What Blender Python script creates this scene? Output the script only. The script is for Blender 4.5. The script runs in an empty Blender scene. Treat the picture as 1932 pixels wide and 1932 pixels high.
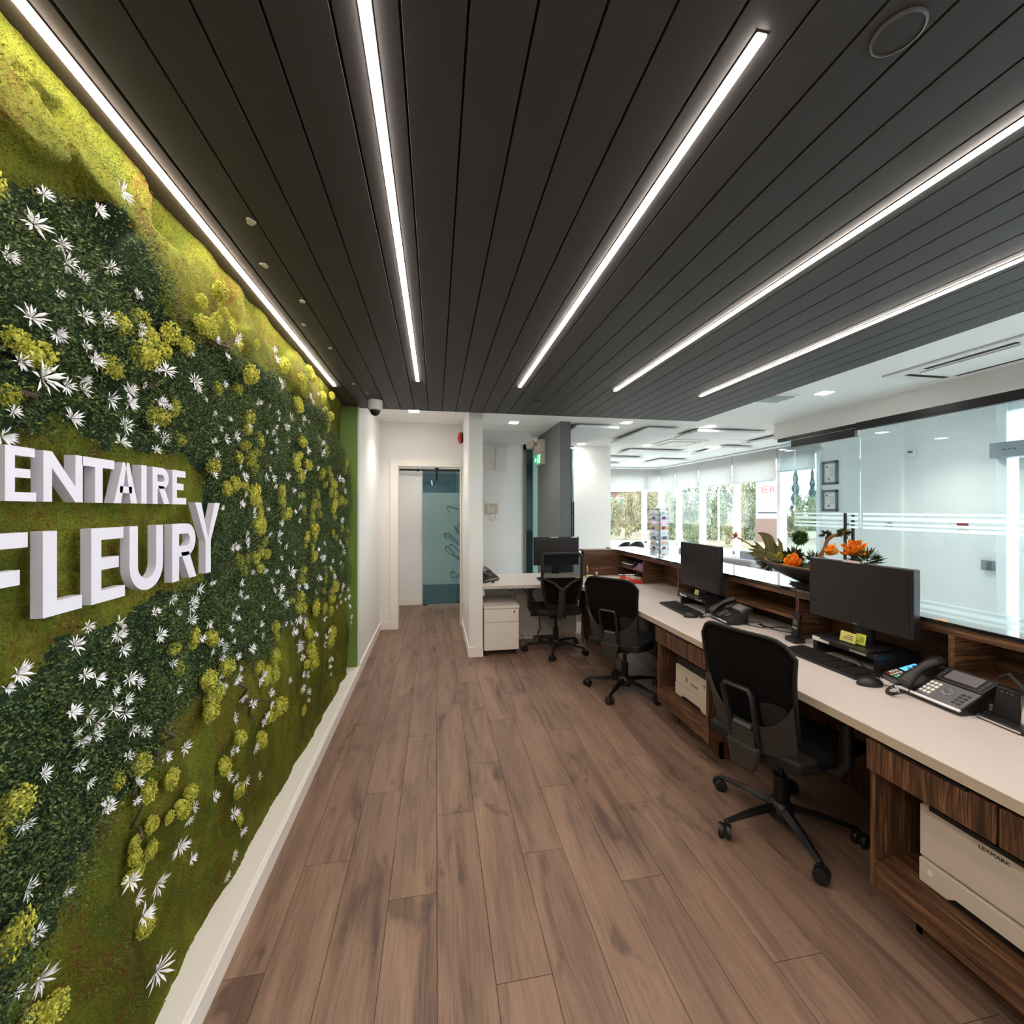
import bpy, bmesh, math, random
import numpy as np
from mathutils import Vector, Matrix, Euler

PI = math.pi
R = math.radians
rnd = random.Random(7)
SC = bpy.context.scene
COL = SC.collection

# ------------------------------------------------------------------ camera
cam_d = bpy.data.cameras.new('camera')
cam = bpy.data.objects.new('camera', cam_d)
COL.objects.link(cam)
cam.location = (0, 0, 1.54)
cam.rotation_euler = (R(90), 0, -math.atan(144 / 805))
cam_d.sensor_width = 36
cam_d.lens = 36 * 805 / 1932
cam_d.shift_y = -5 / 1932
cam_d.clip_start = 0.02
cam_d.clip_end = 400
SC.camera = cam

# ------------------------------------------------------------------ world and exposure
world = bpy.data.worlds.new('overcast_sky')
SC.world = world
world.use_nodes = True
wn = world.node_tree.nodes
wn['Background'].inputs['Color'].default_value = (0.93, 0.97, 1.0, 1)
wn['Background'].inputs['Strength'].default_value = 5.2
SC.view_settings.view_transform = 'Standard'
SC.view_settings.look = 'None'
SC.view_settings.exposure = 1.15
SC.view_settings.gamma = 1.0
SC.view_settings.use_curve_mapping = False
SC.cycles.use_denoising = True
SC.cycles.max_bounces = 10
SC.cycles.diffuse_bounces = 5
SC.cycles.glossy_bounces = 4
SC.cycles.transmission_bounces = 6
SC.cycles.transparent_max_bounces = 12
SC.cycles.sample_clamp_indirect = 6.0
SC.cycles.caustics_reflective = False
SC.cycles.caustics_refractive = False

STRIP_L = 31.0        # radiance of the light strips
DOWN_L = 30.0         # radiance of the small square downlights
SPOT_W = 20.0         # watts of the lamp behind each downlight


# ------------------------------------------------------------------ helpers
def s2l(r, g, b):
    f = lambda c: (c / 255 / 12.92) if c / 255 <= 0.04045 else ((c / 255 + 0.055) / 1.055) ** 2.4
    return (f(r), f(g), f(b), 1)


def mat(name, col, rough=0.5, metal=0.0, emit=None, es=0.0, spec=0.5, bump=None, trans=0.0, coat=0.0):
    m = bpy.data.materials.new(name)
    m.use_nodes = True
    b = m.node_tree.nodes['Principled BSDF']
    b.inputs['Base Color'].default_value = col
    b.inputs['Roughness'].default_value = rough
    b.inputs['Metallic'].default_value = metal
    b.inputs['Specular IOR Level'].default_value = spec
    if trans:
        b.inputs['Transmission Weight'].default_value = trans
    if coat:
        b.inputs['Coat Weight'].default_value = coat
    if emit:
        b.inputs['Emission Color'].default_value = emit
        b.inputs['Emission Strength'].default_value = es
    if bump:
        sc, st = bump
        nt = m.node_tree
        n = nt.nodes.new('ShaderNodeTexNoise')
        n.inputs['Scale'].default_value = sc
        n.inputs['Detail'].default_value = 3
        tc = nt.nodes.new('ShaderNodeTexCoord')
        nt.links.new(tc.outputs['Object'], n.inputs['Vector'])
        bp = nt.nodes.new('ShaderNodeBump')
        bp.inputs['Strength'].default_value = st
        bp.inputs['Distance'].default_value = 0.005
        nt.links.new(n.outputs['Fac'], bp.inputs['Height'])
        nt.links.new(bp.outputs['Normal'], b.inputs['Normal'])
    return m


def ramp(nt, stops):
    r = nt.nodes.new('ShaderNodeValToRGB')
    e = r.color_ramp.elements
    while len(e) < len(stops):
        e.new(0.5)
    for el, (p, c) in zip(e, stops):
        el.position = p
        el.color = c
    return r


def noise(nt, vec, scale, detail=3, rough=0.5, dist=0.0):
    n = nt.nodes.new('ShaderNodeTexNoise')
    n.inputs['Scale'].default_value = scale
    n.inputs['Detail'].default_value = detail
    n.inputs['Roughness'].default_value = rough
    n.inputs['Distortion'].default_value = dist
    nt.links.new(vec, n.inputs['Vector'])
    return n.outputs['Fac']


def mapping(nt, vec, scale, loc=None):
    m = nt.nodes.new('ShaderNodeMapping')
    m.inputs['Scale'].default_value = scale
    nt.links.new(vec, m.inputs['Vector'])
    if loc is not None:
        nt.links.new(loc, m.inputs['Location'])
    return m.outputs['Vector']


def mixc(nt, fac, a, b, mode='MIX'):
    m = nt.nodes.new('ShaderNodeMix')
    m.data_type = 'RGBA'
    m.blend_type = mode
    for sock, v in ((m.inputs[0], fac), (m.inputs[6], a), (m.inputs[7], b)):
        if hasattr(v, 'is_output') or isinstance(v, bpy.types.NodeSocket):
            nt.links.new(v, sock)
        else:
            sock.default_value = v
    return m.outputs[2]


def walnut(name, axis):
    """striped walnut veneer, grain along the given axis (0 x, 1 y, 2 z) in object space"""
    m = mat(name, (0.1, 0.05, 0.03, 1), 0.42)
    nt = m.node_tree
    b = nt.nodes['Principled BSDF']
    tc = nt.nodes.new('ShaderNodeTexCoord')
    geo = nt.nodes.new('ShaderNodeNewGeometry')
    sc = [1.0, 1.0, 1.0]
    sc[axis] = 0.045
    v = mapping(nt, geo.outputs['Position'], sc)
    a = noise(nt, v, 34, 3, 0.55, 0.5)
    v2 = mapping(nt, geo.outputs['Position'], [c if c < 1 else 1.0 for c in sc])
    f = noise(nt, v2, 120, 4, 0.6, 0.2)
    r1 = ramp(nt, [(0.3, s2l(54, 35, 27)), (0.4, s2l(108, 74, 51)), (0.47, s2l(66, 43, 31)), (0.54, s2l(136, 97, 66)), (0.6, s2l(74, 48, 35)), (0.68, s2l(148, 108, 75))])
    nt.links.new(a, r1.inputs[0])
    r2 = ramp(nt, [(0.35, (0.45, 0.45, 0.45, 1)), (0.6, (1, 1, 1, 1))])
    nt.links.new(f, r2.inputs[0])
    c = mixc(nt, 0.8, r1.outputs[0], r2.outputs[0], 'MULTIPLY')
    nt.links.new(c, b.inputs['Base Color'])
    return m


def glass(name, tint, refl=1.45, rough=0.0):
    """thin pane: sees through with a tint, mirrors at grazing angles"""
    m = bpy.data.materials.new(name)
    m.use_nodes = True
    nt = m.node_tree
    nt.nodes.clear()
    out = nt.nodes.new('ShaderNodeOutputMaterial')
    t = nt.nodes.new('ShaderNodeBsdfTransparent')
    t.inputs['Color'].default_value = tint
    g = nt.nodes.new('ShaderNodeBsdfGlossy')
    g.inputs['Roughness'].default_value = rough
    fr = nt.nodes.new('ShaderNodeFresnel')
    gi = nt.nodes.new('ShaderNodeNewGeometry')
    ma = nt.nodes.new('ShaderNodeMath')      # same mirror strength on both faces of the pane
    ma.operation = 'MULTIPLY_ADD'
    ma.inputs[1].default_value = 1 / refl - refl
    ma.inputs[2].default_value = refl
    nt.links.new(gi.outputs['Backfacing'], ma.inputs[0])
    nt.links.new(ma.outputs[0], fr.inputs['IOR'])
    mx = nt.nodes.new('ShaderNodeMixShader')
    nt.links.new(fr.outputs[0], mx.inputs[0])
    nt.links.new(t.outputs[0], mx.inputs[1])
    nt.links.new(g.outputs[0], mx.inputs[2])
    nt.links.new(mx.outputs[0], out.inputs[0])
    return m


def veil(name, col, clear):
    """frosted film: part see-through, part matt"""
    m = bpy.data.materials.new(name)
    m.use_nodes = True
    nt = m.node_tree
    nt.nodes.clear()
    out = nt.nodes.new('ShaderNodeOutputMaterial')
    t = nt.nodes.new('ShaderNodeBsdfTransparent')
    t.inputs['Color'].default_value = (0.9, 1, 1, 1)
    d = nt.nodes.new('ShaderNodeBsdfDiffuse')
    d.inputs['Color'].default_value = col
    tr = nt.nodes.new('ShaderNodeBsdfTranslucent')
    tr.inputs['Color'].default_value = col
    ad = nt.nodes.new('ShaderNodeMixShader')
    nt.links.new(d.outputs[0], ad.inputs[1])
    nt.links.new(tr.outputs[0], ad.inputs[2])
    mx = nt.nodes.new('ShaderNodeMixShader')
    mx.inputs[0].default_value = clear
    nt.links.new(ad.outputs[0], mx.inputs[1])
    nt.links.new(t.outputs[0], mx.inputs[2])
    nt.links.new(mx.outputs[0], out.inputs[0])
    return m


class MB:
    """collects shapes and links them as ONE mesh"""

    def __init__(self):
        self.v, self.f, self.mi = [], [], []

    def add(self, vs, fs, mi=0):
        o = len(self.v)
        self.v += [tuple(p) for p in vs]
        self.f += [tuple(i + o for i in f) for f in fs]
        self.mi += [mi] * len(fs)
        return self

    def box(self, x0, x1, y0, y1, z0, z1, mi=0, m=None):
        vs = [Vector((x, y, z)) for z in (z0, z1) for y in (y0, y1) for x in (x0, x1)]
        if m is not None:
            vs = [m @ p for p in vs]
        return self.add(vs, [(0, 2, 3, 1), (4, 5, 7, 6), (0, 1, 5, 4), (2, 6, 7, 3), (0, 4, 6, 2), (1, 3, 7, 5)], mi)

    def prism(self, poly, a0, a1, axis='x', mi=0, m=None):
        """extrude a polygon; axis x: poly in (y,z); y: (x,z); z: (x,y)"""
        n = len(poly)
        mk = {'x': lambda p, a: (a, p[0], p[1]), 'y': lambda p, a: (p[0], a, p[1]), 'z': lambda p, a: (p[0], p[1], a)}[axis]
        vs = [Vector(mk(p, a)) for a in (a0, a1) for p in poly]
        if m is not None:
            vs = [m @ p for p in vs]
        fs = [tuple(range(n)), tuple(range(2 * n - 1, n - 1, -1))]
        fs += [(i, i + n, (i + 1) % n + n, (i + 1) % n) for i in range(n)]
        return self.add(vs, fs, mi)

    def tube(self, pts, r, seg=8, mi=0, cap=True, flat=None):
        pts = [Vector(p) for p in pts]
        n = len(pts)
        rs = r if isinstance(r, (list, tuple)) else [r] * n
        vs, up = [], None
        for i, p in enumerate(pts):
            t = (pts[min(i + 1, n - 1)] - pts[max(i - 1, 0)]).normalized()
            if up is None:
                up = Vector((0, 0, 1)) if abs(t.z) < 0.9 else Vector((1, 0, 0))
            s = t.cross(up).normalized()
            up = s.cross(t).normalized()
            for k in range(seg):
                a = 2 * PI * k / seg
                q = s * math.cos(a) * rs[i] + up * math.sin(a) * rs[i] * (flat or 1)
                vs.append(p + q)
        fs = []
        for i in range(n - 1):
            for k in range(seg):
                k2 = (k + 1) % seg
                fs.append((i * seg + k, i * seg + k2, (i + 1) * seg + k2, (i + 1) * seg + k))
        if cap:
            fs.append(tuple(range(seg - 1, -1, -1)))
            fs.append(tuple((n - 1) * seg + k for k in range(seg)))
        return self.add(vs, fs, mi)

    def lathe(self, prof, seg=20, c=(0, 0, 0), mi=0, m=None, sx=1, sy=1):
        """prof = [(radius, z)]"""
        vs = []
        for (r, z) in prof:
            for k in range(seg):
                a = 2 * PI * k / seg
                vs.append(Vector((c[0] + r * sx * math.cos(a), c[1] + r * sy * math.sin(a), c[2] + z)))
        if m is not None:
            vs = [m @ p for p in vs]
        fs = []
        for i in range(len(prof) - 1):
            for k in range(seg):
                k2 = (k + 1) % seg
                fs.append((i * seg + k, i * seg + k2, (i + 1) * seg + k2, (i + 1) * seg + k))
        fs.append(tuple(range(seg - 1, -1, -1)))
        fs.append(tuple((len(prof) - 1) * seg + k for k in range(seg)))
        return self.add(vs, fs, mi)

    def sheet(self, fn, nu, nv, th, mi=0, close=True):
        """curved sheet fn(u,v)->point, thickness th along the numeric normal"""
        P = [[Vector(fn(i / nu, j / nv)) for j in range(nv + 1)] for i in range(nu + 1)]
        vs = []
        for side in (0, 1):
            for i in range(nu + 1):
                for j in range(nv + 1):
                    du = P[min(i + 1, nu)][j] - P[max(i - 1, 0)][j]
                    dv = P[i][min(j + 1, nv)] - P[i][max(j - 1, 0)]
                    nn = du.cross(dv)
                    nn = nn.normalized() if nn.length > 1e-9 else Vector((0, 0, 1))
                    vs.append(P[i][j] + nn * th * side)
        W = nv + 1
        K = (nu + 1) * W
        fs = []
        for i in range(nu):
            for j in range(nv):
                a = i * W + j
                fs.append((a, a + 1, a + W + 1, a + W))
                fs.append((K + a, K + a + W, K + a + W + 1, K + a + 1))
        for i in range(nu):
            a = i * W
            fs.append((a, a + W, K + a + W, K + a))
            a = i * W + nv
            fs.append((a, K + a, K + a + W, a + W))
        for j in range(nv):
            fs.append((j, K + j, K + j + 1, j + 1))
            a = nu * W + j
            fs.append((a, a + 1, K + a + 1, K + a))
        return self.add(vs, fs, mi)

    def build(self, name, mats, parent=None, bevel=0.0, smooth=False, segs=2, kind=None, sub=0):
        me = bpy.data.meshes.new(name)
        me.from_pydata(self.v, [], self.f)
        for m in (mats if isinstance(mats, (list, tuple)) else [mats]):
            me.materials.append(m)
        if any(self.mi):
            me.polygons.foreach_set('material_index', self.mi)
        me.update()
        bm = bmesh.new()
        bm.from_mesh(me)
        bmesh.ops.recalc_face_normals(bm, faces=bm.faces)
        bm.to_mesh(me)
        bm.free()
        if smooth:
            me.polygons.foreach_set('use_smooth', [True] * len(me.polygons))
            me.set_sharp_from_angle(angle=R(42))
        o = bpy.data.objects.new(name, me)
        COL.objects.link(o)
        if parent:
            o.parent = parent
        if bevel:
            b = o.modifiers.new('bevel', 'BEVEL')
            b.width = bevel
            b.segments = segs
            b.limit_method = 'ANGLE'
            b.angle_limit = R(40)
        if sub:
            s = o.modifiers.new('sub', 'SUBSURF')
            s.levels = s.render_levels = sub
        if kind:
            o['kind'] = kind
        return o


def np_mesh(name, V, F, mats, parent=None, smooth=False, kind=None, mi=None):
    me = bpy.data.meshes.new(name)
    V = np.asarray(V, dtype=np.float32)
    F = np.asarray(F, dtype=np.int32)
    me.vertices.add(len(V))
    me.vertices.foreach_set('co', V.ravel())
    k = F.shape[1]
    me.loops.add(F.size)
    me.loops.foreach_set('vertex_index', F.ravel())
    me.polygons.add(len(F))
    me.polygons.foreach_set('loop_start', np.arange(0, F.size, k, dtype=np.int32))
    me.polygons.foreach_set('loop_total', np.full(len(F), k, dtype=np.int32))
    if smooth:
        me.polygons.foreach_set('use_smooth', np.ones(len(F), dtype=bool))
    for m in (mats if isinstance(mats, (list, tuple)) else [mats]):
        me.materials.append(m)
    if mi is not None:
        me.polygons.foreach_set('material_index', np.asarray(mi, dtype=np.int32))
    me.update(calc_edges=True)
    me.validate()
    o = bpy.data.objects.new(name, me)
    COL.objects.link(o)
    if parent:
        o.parent = parent
    if kind:
        o['kind'] = kind
    return o


def tag(o, label=None, cat=None, group=None, kind=None):
    if label:
        o['label'] = label
    if cat:
        o['category'] = cat
    if group:
        o['group'] = group
    if kind:
        o['kind'] = kind
    return o


def thing(name, label, cat, loc=(0, 0, 0), rz=0, group=None, kind=None):
    o = bpy.data.objects.new(name, None)
    COL.objects.link(o)
    o.location = loc
    o.rotation_euler = (0, 0, rz)
    o.empty_display_size = 0.05
    return tag(o, label, cat, group, kind)


def struct(name, mb, m, bevel=0.0, parent=None, **k):
    o = mb.build(name, m, parent, bevel, **k)
    if parent is None:
        o['kind'] = 'structure'
    return o


def copy_tree(o, parent=None):
    c = o.copy()
    COL.objects.link(c)
    if parent is not None:
        c.parent = parent
    for ch in list(o.children):
        copy_tree(ch, c)
    return c


def like(o, name, parent, loc=None, rot=None, scale=None):
    """another part sharing the mesh of o"""
    c = o.copy()
    c.name = name
    COL.objects.link(c)
    c.parent = parent
    if loc is not None:
        c.location = loc
    if rot is not None:
        c.rotation_euler = rot
    if scale is not None:
        c.scale = scale
    return c


def text(name, body, size, m, parent, loc, rot, depth=0.0006, align='CENTER'):
    cu = bpy.data.curves.new(name, 'FONT')
    cu.body = body
    cu.size = size
    cu.extrude = depth
    cu.align_x = align
    cu.align_y = 'CENTER'
    cu.resolution_u = 3
    t = bpy.data.objects.new(name, cu)
    COL.objects.link(t)
    dg = bpy.context.evaluated_depsgraph_get()
    me = bpy.data.meshes.new_from_object(t.evaluated_get(dg))
    bpy.data.objects.remove(t)
    bpy.data.curves.remove(cu)
    me.materials.clear()
    me.materials.append(m)
    o = bpy.data.objects.new(name, me)
    COL.objects.link(o)
    if parent:
        o.parent = parent
    o.location = loc
    o.rotation_euler = rot
    return o


# ------------------------------------------------------------------ materials
M = {}
M['white'] = mat('white_paint', s2l(240, 239, 237), 0.6, bump=(300, 0.05))
M['white2'] = mat('white_ceiling_paint', s2l(240, 240, 238), 0.7)
M['trim'] = mat('cream_trim', s2l(246, 241, 234), 0.4)
M['ledge'] = mat('cream_ledge', s2l(250, 246, 238), 0.45)
M['green'] = mat('lime_green_paint', s2l(116, 144, 68), 0.5)
M['slate'] = mat('slate_grey_board', s2l(68, 65, 66), 0.55, spec=0.3)
M['slot'] = mat('black_slot', (0.006, 0.006, 0.006, 1), 0.7)
M['soffit'] = mat('taupe_soffit', s2l(80, 70, 60), 0.6, spec=0.2)
M['grey_wall'] = mat('charcoal_paint', s2l(104, 106, 108), 0.55)
M['strip'] = mat('strip_diffuser', (1, 1, 1, 1), 0.5, emit=(1.0, 0.89, 0.79, 1), es=STRIP_L)
M['down'] = mat('downlight_diffuser', (1, 1, 1, 1), 0.5, emit=(1.0, 0.95, 0.89, 1), es=DOWN_L)
M['black'] = mat('black_plastic', s2l(24, 23, 24), 0.42)
M['black_metal'] = mat('black_metal', s2l(26, 25, 27), 0.35, 0.3)
M['dark'] = mat('dark_soft_plastic', s2l(25, 24, 24), 0.6, spec=0.35)
M['shell'] = mat('grey_olive_plastic', s2l(50, 48, 44), 0.5, spec=0.4)
M['grey_plastic'] = mat('grey_plastic', s2l(92, 92, 94), 0.5)
M['screen'] = mat('dark_screen', s2l(34, 28, 28), 0.3)
M['chrome'] = mat('chrome', (0.7, 0.7, 0.7, 1), 0.2, 1.0)
M['desk'] = mat('cream_laminate', s2l(203, 193, 187), 0.42)
M['desk_edge'] = mat('beige_edge_band', s2l(190, 172, 152), 0.5)
M['walnut_y'] = walnut('walnut_along_y', 1)
M['walnut_z'] = walnut('walnut_upright', 2)
M['walnut_x'] = walnut('walnut_along_x', 0)
M['counter'] = mat('black_glass_counter', (0.012, 0.014, 0.016, 1), 0.04, spec=1.0, coat=1.0)
M['glass'] = glass('clear_glass', (0.87, 0.95, 0.975, 1))
M['wglass'] = glass('window_glass', (0.93, 0.97, 0.96, 1), 1.2)
M['teal_glass'] = glass('teal_glass', (0.55, 0.72, 0.74, 1))
M['film'] = veil('frosted_film', (0.52, 0.68, 0.69, 1), 0.22)
M['frost'] = veil('frosted_stripe', (0.9, 0.95, 0.95, 1), 0.25)
M['mint'] = veil('mint_glass_edge', (0.62, 0.86, 0.80, 1), 0.2)
M['alu'] = mat('white_aluminium', s2l(236, 240, 242), 0.4)
M['grey_alu'] = mat('grey_aluminium', s2l(150, 156, 162), 0.4, 0.3)
M['blind'] = veil('blind_fabric', (0.69, 0.68, 0.675, 1), 0.02)
M['fabric'] = mat('grey_upholstery', s2l(146, 148, 156), 0.9, bump=(400, 0.3))
M['paper'] = mat('white_paper', s2l(232, 228, 220), 0.7)
M['cream'] = mat('cream_plastic', s2l(204, 190, 175), 0.45)
M['white_plastic'] = mat('white_plastic', s2l(232, 230, 228), 0.4)
M['pedestal'] = mat('white_pedestal', s2l(232, 224, 216), 0.45)
M['yellow'] = mat('yellow_note', s2l(204, 194, 104), 0.7)
M['red'] = mat('red_plastic', s2l(196, 34, 26), 0.4)
M['orange_red'] = mat('red_box', s2l(206, 54, 34), 0.6)
M['text'] = mat('dark_ink', s2l(40, 40, 42), 0.6)
M['exit_green'] = mat('exit_green', s2l(24, 150, 104), 0.5, emit=s2l(30, 180, 120), es=0.35)
M['exit_white'] = mat('exit_white', s2l(220, 255, 235), 0.5, emit=s2l(220, 255, 235), es=0.5)
# ------------------------------------------------------------------ floor
def floor_material():
    m = mat('oak_vinyl_plank', (0.2, 0.12, 0.1, 1), 0.5)
    nt = m.node_tree
    b = nt.nodes['Principled BSDF']
    geo = nt.nodes.new('ShaderNodeNewGeometry')
    oi = nt.nodes.new('ShaderNodeObjectInfo')
    cx = nt.nodes.new('ShaderNodeCombineXYZ')
    for s, k in ((0, 13.0), (1, 7.0), (2, 29.0)):
        mu = nt.nodes.new('ShaderNodeMath')
        mu.operation = 'MULTIPLY'
        mu.inputs[1].default_value = k
        nt.links.new(oi.outputs['Random'], mu.inputs[0])
        nt.links.new(mu.outputs[0], cx.inputs[s])
    v = mapping(nt, geo.outputs['Position'], (1, 0.13, 1), cx.outputs[0])
    a = noise(nt, v, 9, 4, 0.55, 1.2)
    v2 = mapping(nt, geo.outputs['Position'], (1, 0.035, 1), cx.outputs[0])
    g = noise(nt, v2, 150, 4, 0.65, 0.3)
    v3 = mapping(nt, geo.outputs['Position'], (1, 0.45, 1), cx.outputs[0])
    k = noise(nt, v3, 6, 3, 0.6, 0.5)
    r1 = ramp(nt, [(0.25, s2l(93, 73, 65)), (0.4, s2l(125, 100, 85)), (0.58, s2l(143, 115, 97)), (0.75, s2l(153, 125, 105))])
    nt.links.new(a, r1.inputs[0])
    r2 = ramp(nt, [(0.33, (0.62, 0.6, 0.6, 1)), (0.55, (1, 1, 1, 1))])
    nt.links.new(g, r2.inputs[0])
    c = mixc(nt, 0.75, r1.outputs[0], r2.outputs[0], 'MULTIPLY')
    r3 = ramp(nt, [(0.30, (0.36, 0.33, 0.32, 1)), (0.40, (1, 1, 1, 1))])
    nt.links.new(k, r3.inputs[0])
    c = mixc(nt, 0.7, c, r3.outputs[0], 'MULTIPLY')
    r4 = ramp(nt, [(0.0, (0.93, 0.92, 0.92, 1)), (1.0, (1.04, 1.03, 1.02, 1))])
    nt.links.new(oi.outputs['Random'], r4.inputs[0])
    c = mixc(nt, 1.0, c, r4.outputs[0], 'MULTIPLY')
    nt.links.new(c, b.inputs['Base Color'])
    bp = nt.nodes.new('ShaderNodeBump')
    bp.inputs['Strength'].default_value = 0.12
    bp.inputs['Distance'].default_value = 0.002
    nt.links.new(g, bp.inputs['Height'])
    nt.links.new(bp.outputs['Normal'], b.inputs['Normal'])
    return m


M['plank'] = floor_material()
M['sub'] = mat('dark_joint', s2l(44, 33, 30), 0.8)
M['tile'] = mat('pale_grey_tile', s2l(190, 188, 186), 0.35)

floor = thing('floor', None, None, kind='structure')
MB().box(-1.2, 2.35, -3, 7.1, -0.10, -0.0035).build('subfloor', M['sub'], floor)
MB().box(2.35, 6.1, -3, 10.9, -0.10, -0.001).build('tile_floor', M['tile'], floor)
MB().box(-1.2, 2.35, 7.1, 10.9, -0.10, -0.001).build('slate_floor', mat('dark_slate_floor', s2l(84, 86, 90), 0.35), floor)
PW, PL = 0.188, 1.22
proto = {}
def plank(x0, x1, y0, y1):
    key = (round(x1 - x0, 3), round(y1 - y0, 3))
    if key not in proto:
        w, l = key
        mb = MB()
        g, c = 0.0009, 0.0016
        a = [(-w / 2 + g, -l / 2 + g), (w / 2 - g, -l / 2 + g), (w / 2 - g, l / 2 - g), (-w / 2 + g, l / 2 - g)]
        t = [(p[0] - math.copysign(c, p[0]), p[1] - math.copysign(c, p[1])) for p in a]
        vs = [(x, y, -0.004) for x, y in a] + [(x, y, -0.0008) for x, y in a] + [(x, y, 0) for x, y in t]
        fs = [(8, 9, 10, 11)] + [(i, (i + 1) % 4, (i + 1) % 4 + 4, i + 4) for i in range(4)] + [(i + 4, (i + 1) % 4 + 4, (i + 1) % 4 + 8, i + 8) for i in range(4)]
        o = mb.add(vs, fs).build('plank', M['plank'], floor)
        proto[key] = o
    else:
        o = proto[key].copy()
        COL.objects.link(o)
    o.location = ((x0 + x1) / 2, (y0 + y1) / 2, 0)
x = -0.747
col = 0
offs = [0.0, 0.43, 0.87, 0.2, 0.64, 1.05, 0.33, 0.76, 0.12, 0.55, 0.95, 0.28, 0.7, 1.1, 0.4, 0.83, 0.05]
while x < 2.34:
    x1 = min(x + PW, 2.35)
    y = -0.9 + offs[col % 17]
    ys = [-0.9] + [y + k * PL for k in range(8) if -0.9 < y + k * PL < 7.1] + [7.1]
    ys = sorted(set(round(t, 3) for t in ys))
    for a, b_ in zip(ys[:-1], ys[1:]):
        if b_ - a < 0.02 or b_ < 0.3 or (a > 5.5 and (x > 0.6)):
            continue
        plank(max(x, -0.72), x1, a, b_)
    x += PW
    col += 1

# ------------------------------------------------------------------ slatted ceiling
CZ = 2.49
ceiling = thing('ceiling', None, None, kind='structure')
MB().box(-1.2, 2.78, -3, 4.19, CZ + 0.022, CZ + 0.16).build('backing', M['slot'], ceiling)
MB().box(2.775, 2.785, -3, 4.19, CZ + 0.001, CZ + 0.17).build('edge_trim', M['slate'], ceiling)
MB().box(-0.7, 2.785, 4.185, 4.195, CZ + 0.001, CZ + 0.17).build('edge_trim', M['slate'], ceiling)
lines = [0.0615 + 0.1285 * k for k in range(-5, 22)]
xs = [-0.706] + lines[1:] if lines[0] < -0.69 else [-0.706] + lines
xs = [q for q in xs if q < 2.74] + [2.776]
bp0 = None
STRIPX = {-0.131: (-3, 3.22), 0.640: (0.749, 3.24), 1.411: (-3, 3.21), 2.182: (-3, 3.24)}
for a, b_ in zip(xs[:-1], xs[1:]):
    mb = MB()
    g = 0.0028
    c = 0.0008
    p = [(a + g, CZ + 0.02), (a + g, CZ + c), (a + g + c, CZ), (b_ - g - c, CZ), (b_ - g, CZ + c), (b_ - g, CZ + 0.02)]
    mb.prism(p, -3, 4.185, 'y')
    mb.build('board', M['slate'], ceiling)

# soffit over the moss wall
struct('trim_1', MB().box(-1.2, -0.712, -3, 4.16, CZ, CZ + 0.03), M['soffit'])

# white ceiling beyond
WZ = 2.66
wc = thing('ceiling', None, None, kind='structure')
MB().box(-1.2, 6.2, 4.19, 10.9, WZ, WZ + 0.1).build('plaster', M['white2'], wc)
MB().box(2.78, 6.2, -3, 4.19, WZ, WZ + 0.1).build('plaster', M['white2'], wc)
# lay-in tiles over the alcove
M['tilec'] = mat('acoustic_tile', s2l(228, 230, 230), 0.85, bump=(600, 0.2))
for i in range(3):
    for j in range(2):
        x0, y0 = 0.35 + i * 0.61, 5.98 + j * 0.61
        MB().box(x0 + 0.01, x0 + 0.60, y0 + 0.01, y0 + 0.60, WZ - 0.004, WZ + 0.002).build('ceiling_tile', M['tilec'], wc)

# ------------------------------------------------------------------ walls
struct('wall_left', MB().box(-1.2, -0.95, -3, 4.16, 0, CZ + 0.1), M['white'])
struct('wall_left_hall', MB().box(-1.2, -0.70, 4.16, 5.66, 0, WZ), M['white'])
# green end cheek of the moss niche
struct('trim_2', MB().box(-0.96, -0.715, 4.135, 4.16, 0.085, CZ), M['green'])
# ledge and its skirting
struct('trim_3', MB().box(-0.96, -0.703, -3, 4.135, 0, 0.085), M['ledge'], 0.004)
struct('baseboard_left', MB().prism([(-0.703, 0), (-0.688, 0), (-0.688, 0.076), (-0.692, 0.082), (-0.703, 0.084)], -3, 4.165, 'y')
       .prism([(-0.70, 0), (-0.688, 0), (-0.688, 0.098), (-0.70, 0.102)], 4.165, 5.645, 'y'), M['trim'])
# hall end wall with the door opening  x -0.483..0.33, top 2.106
hw = MB()
hw.box(-0.70, -0.483, 5.66, 5.78, 0, WZ).box(0.33, 0.345, 5.66, 5.78, 0, WZ).box(-0.483, 0.33, 5.66, 5.78, 2.106, WZ)
struct('wall_hall_end', hw, M['white'])
struct('baseboard_hall_end', MB().box(-0.70, -0.575, 5.648, 5.66, 0, 0.1), M['trim'], 0.002)
dc = MB()
dc.box(-0.575, -0.483, 5.64, 5.66, 0, 2.106 + 0.07).box(-0.483, 0.345, 5.64, 5.66, 2.106, 2.106 + 0.07)
dc.box(-0.483, -0.473, 5.64, 5.79, 0, 2.106).box(0.32, 0.33, 5.64, 5.79, 0, 2.106).box(-0.483, 0.33, 5.64, 5.79, 2.096, 2.106)
struct('trim_4', dc, M['trim'], 0.002)
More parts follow.
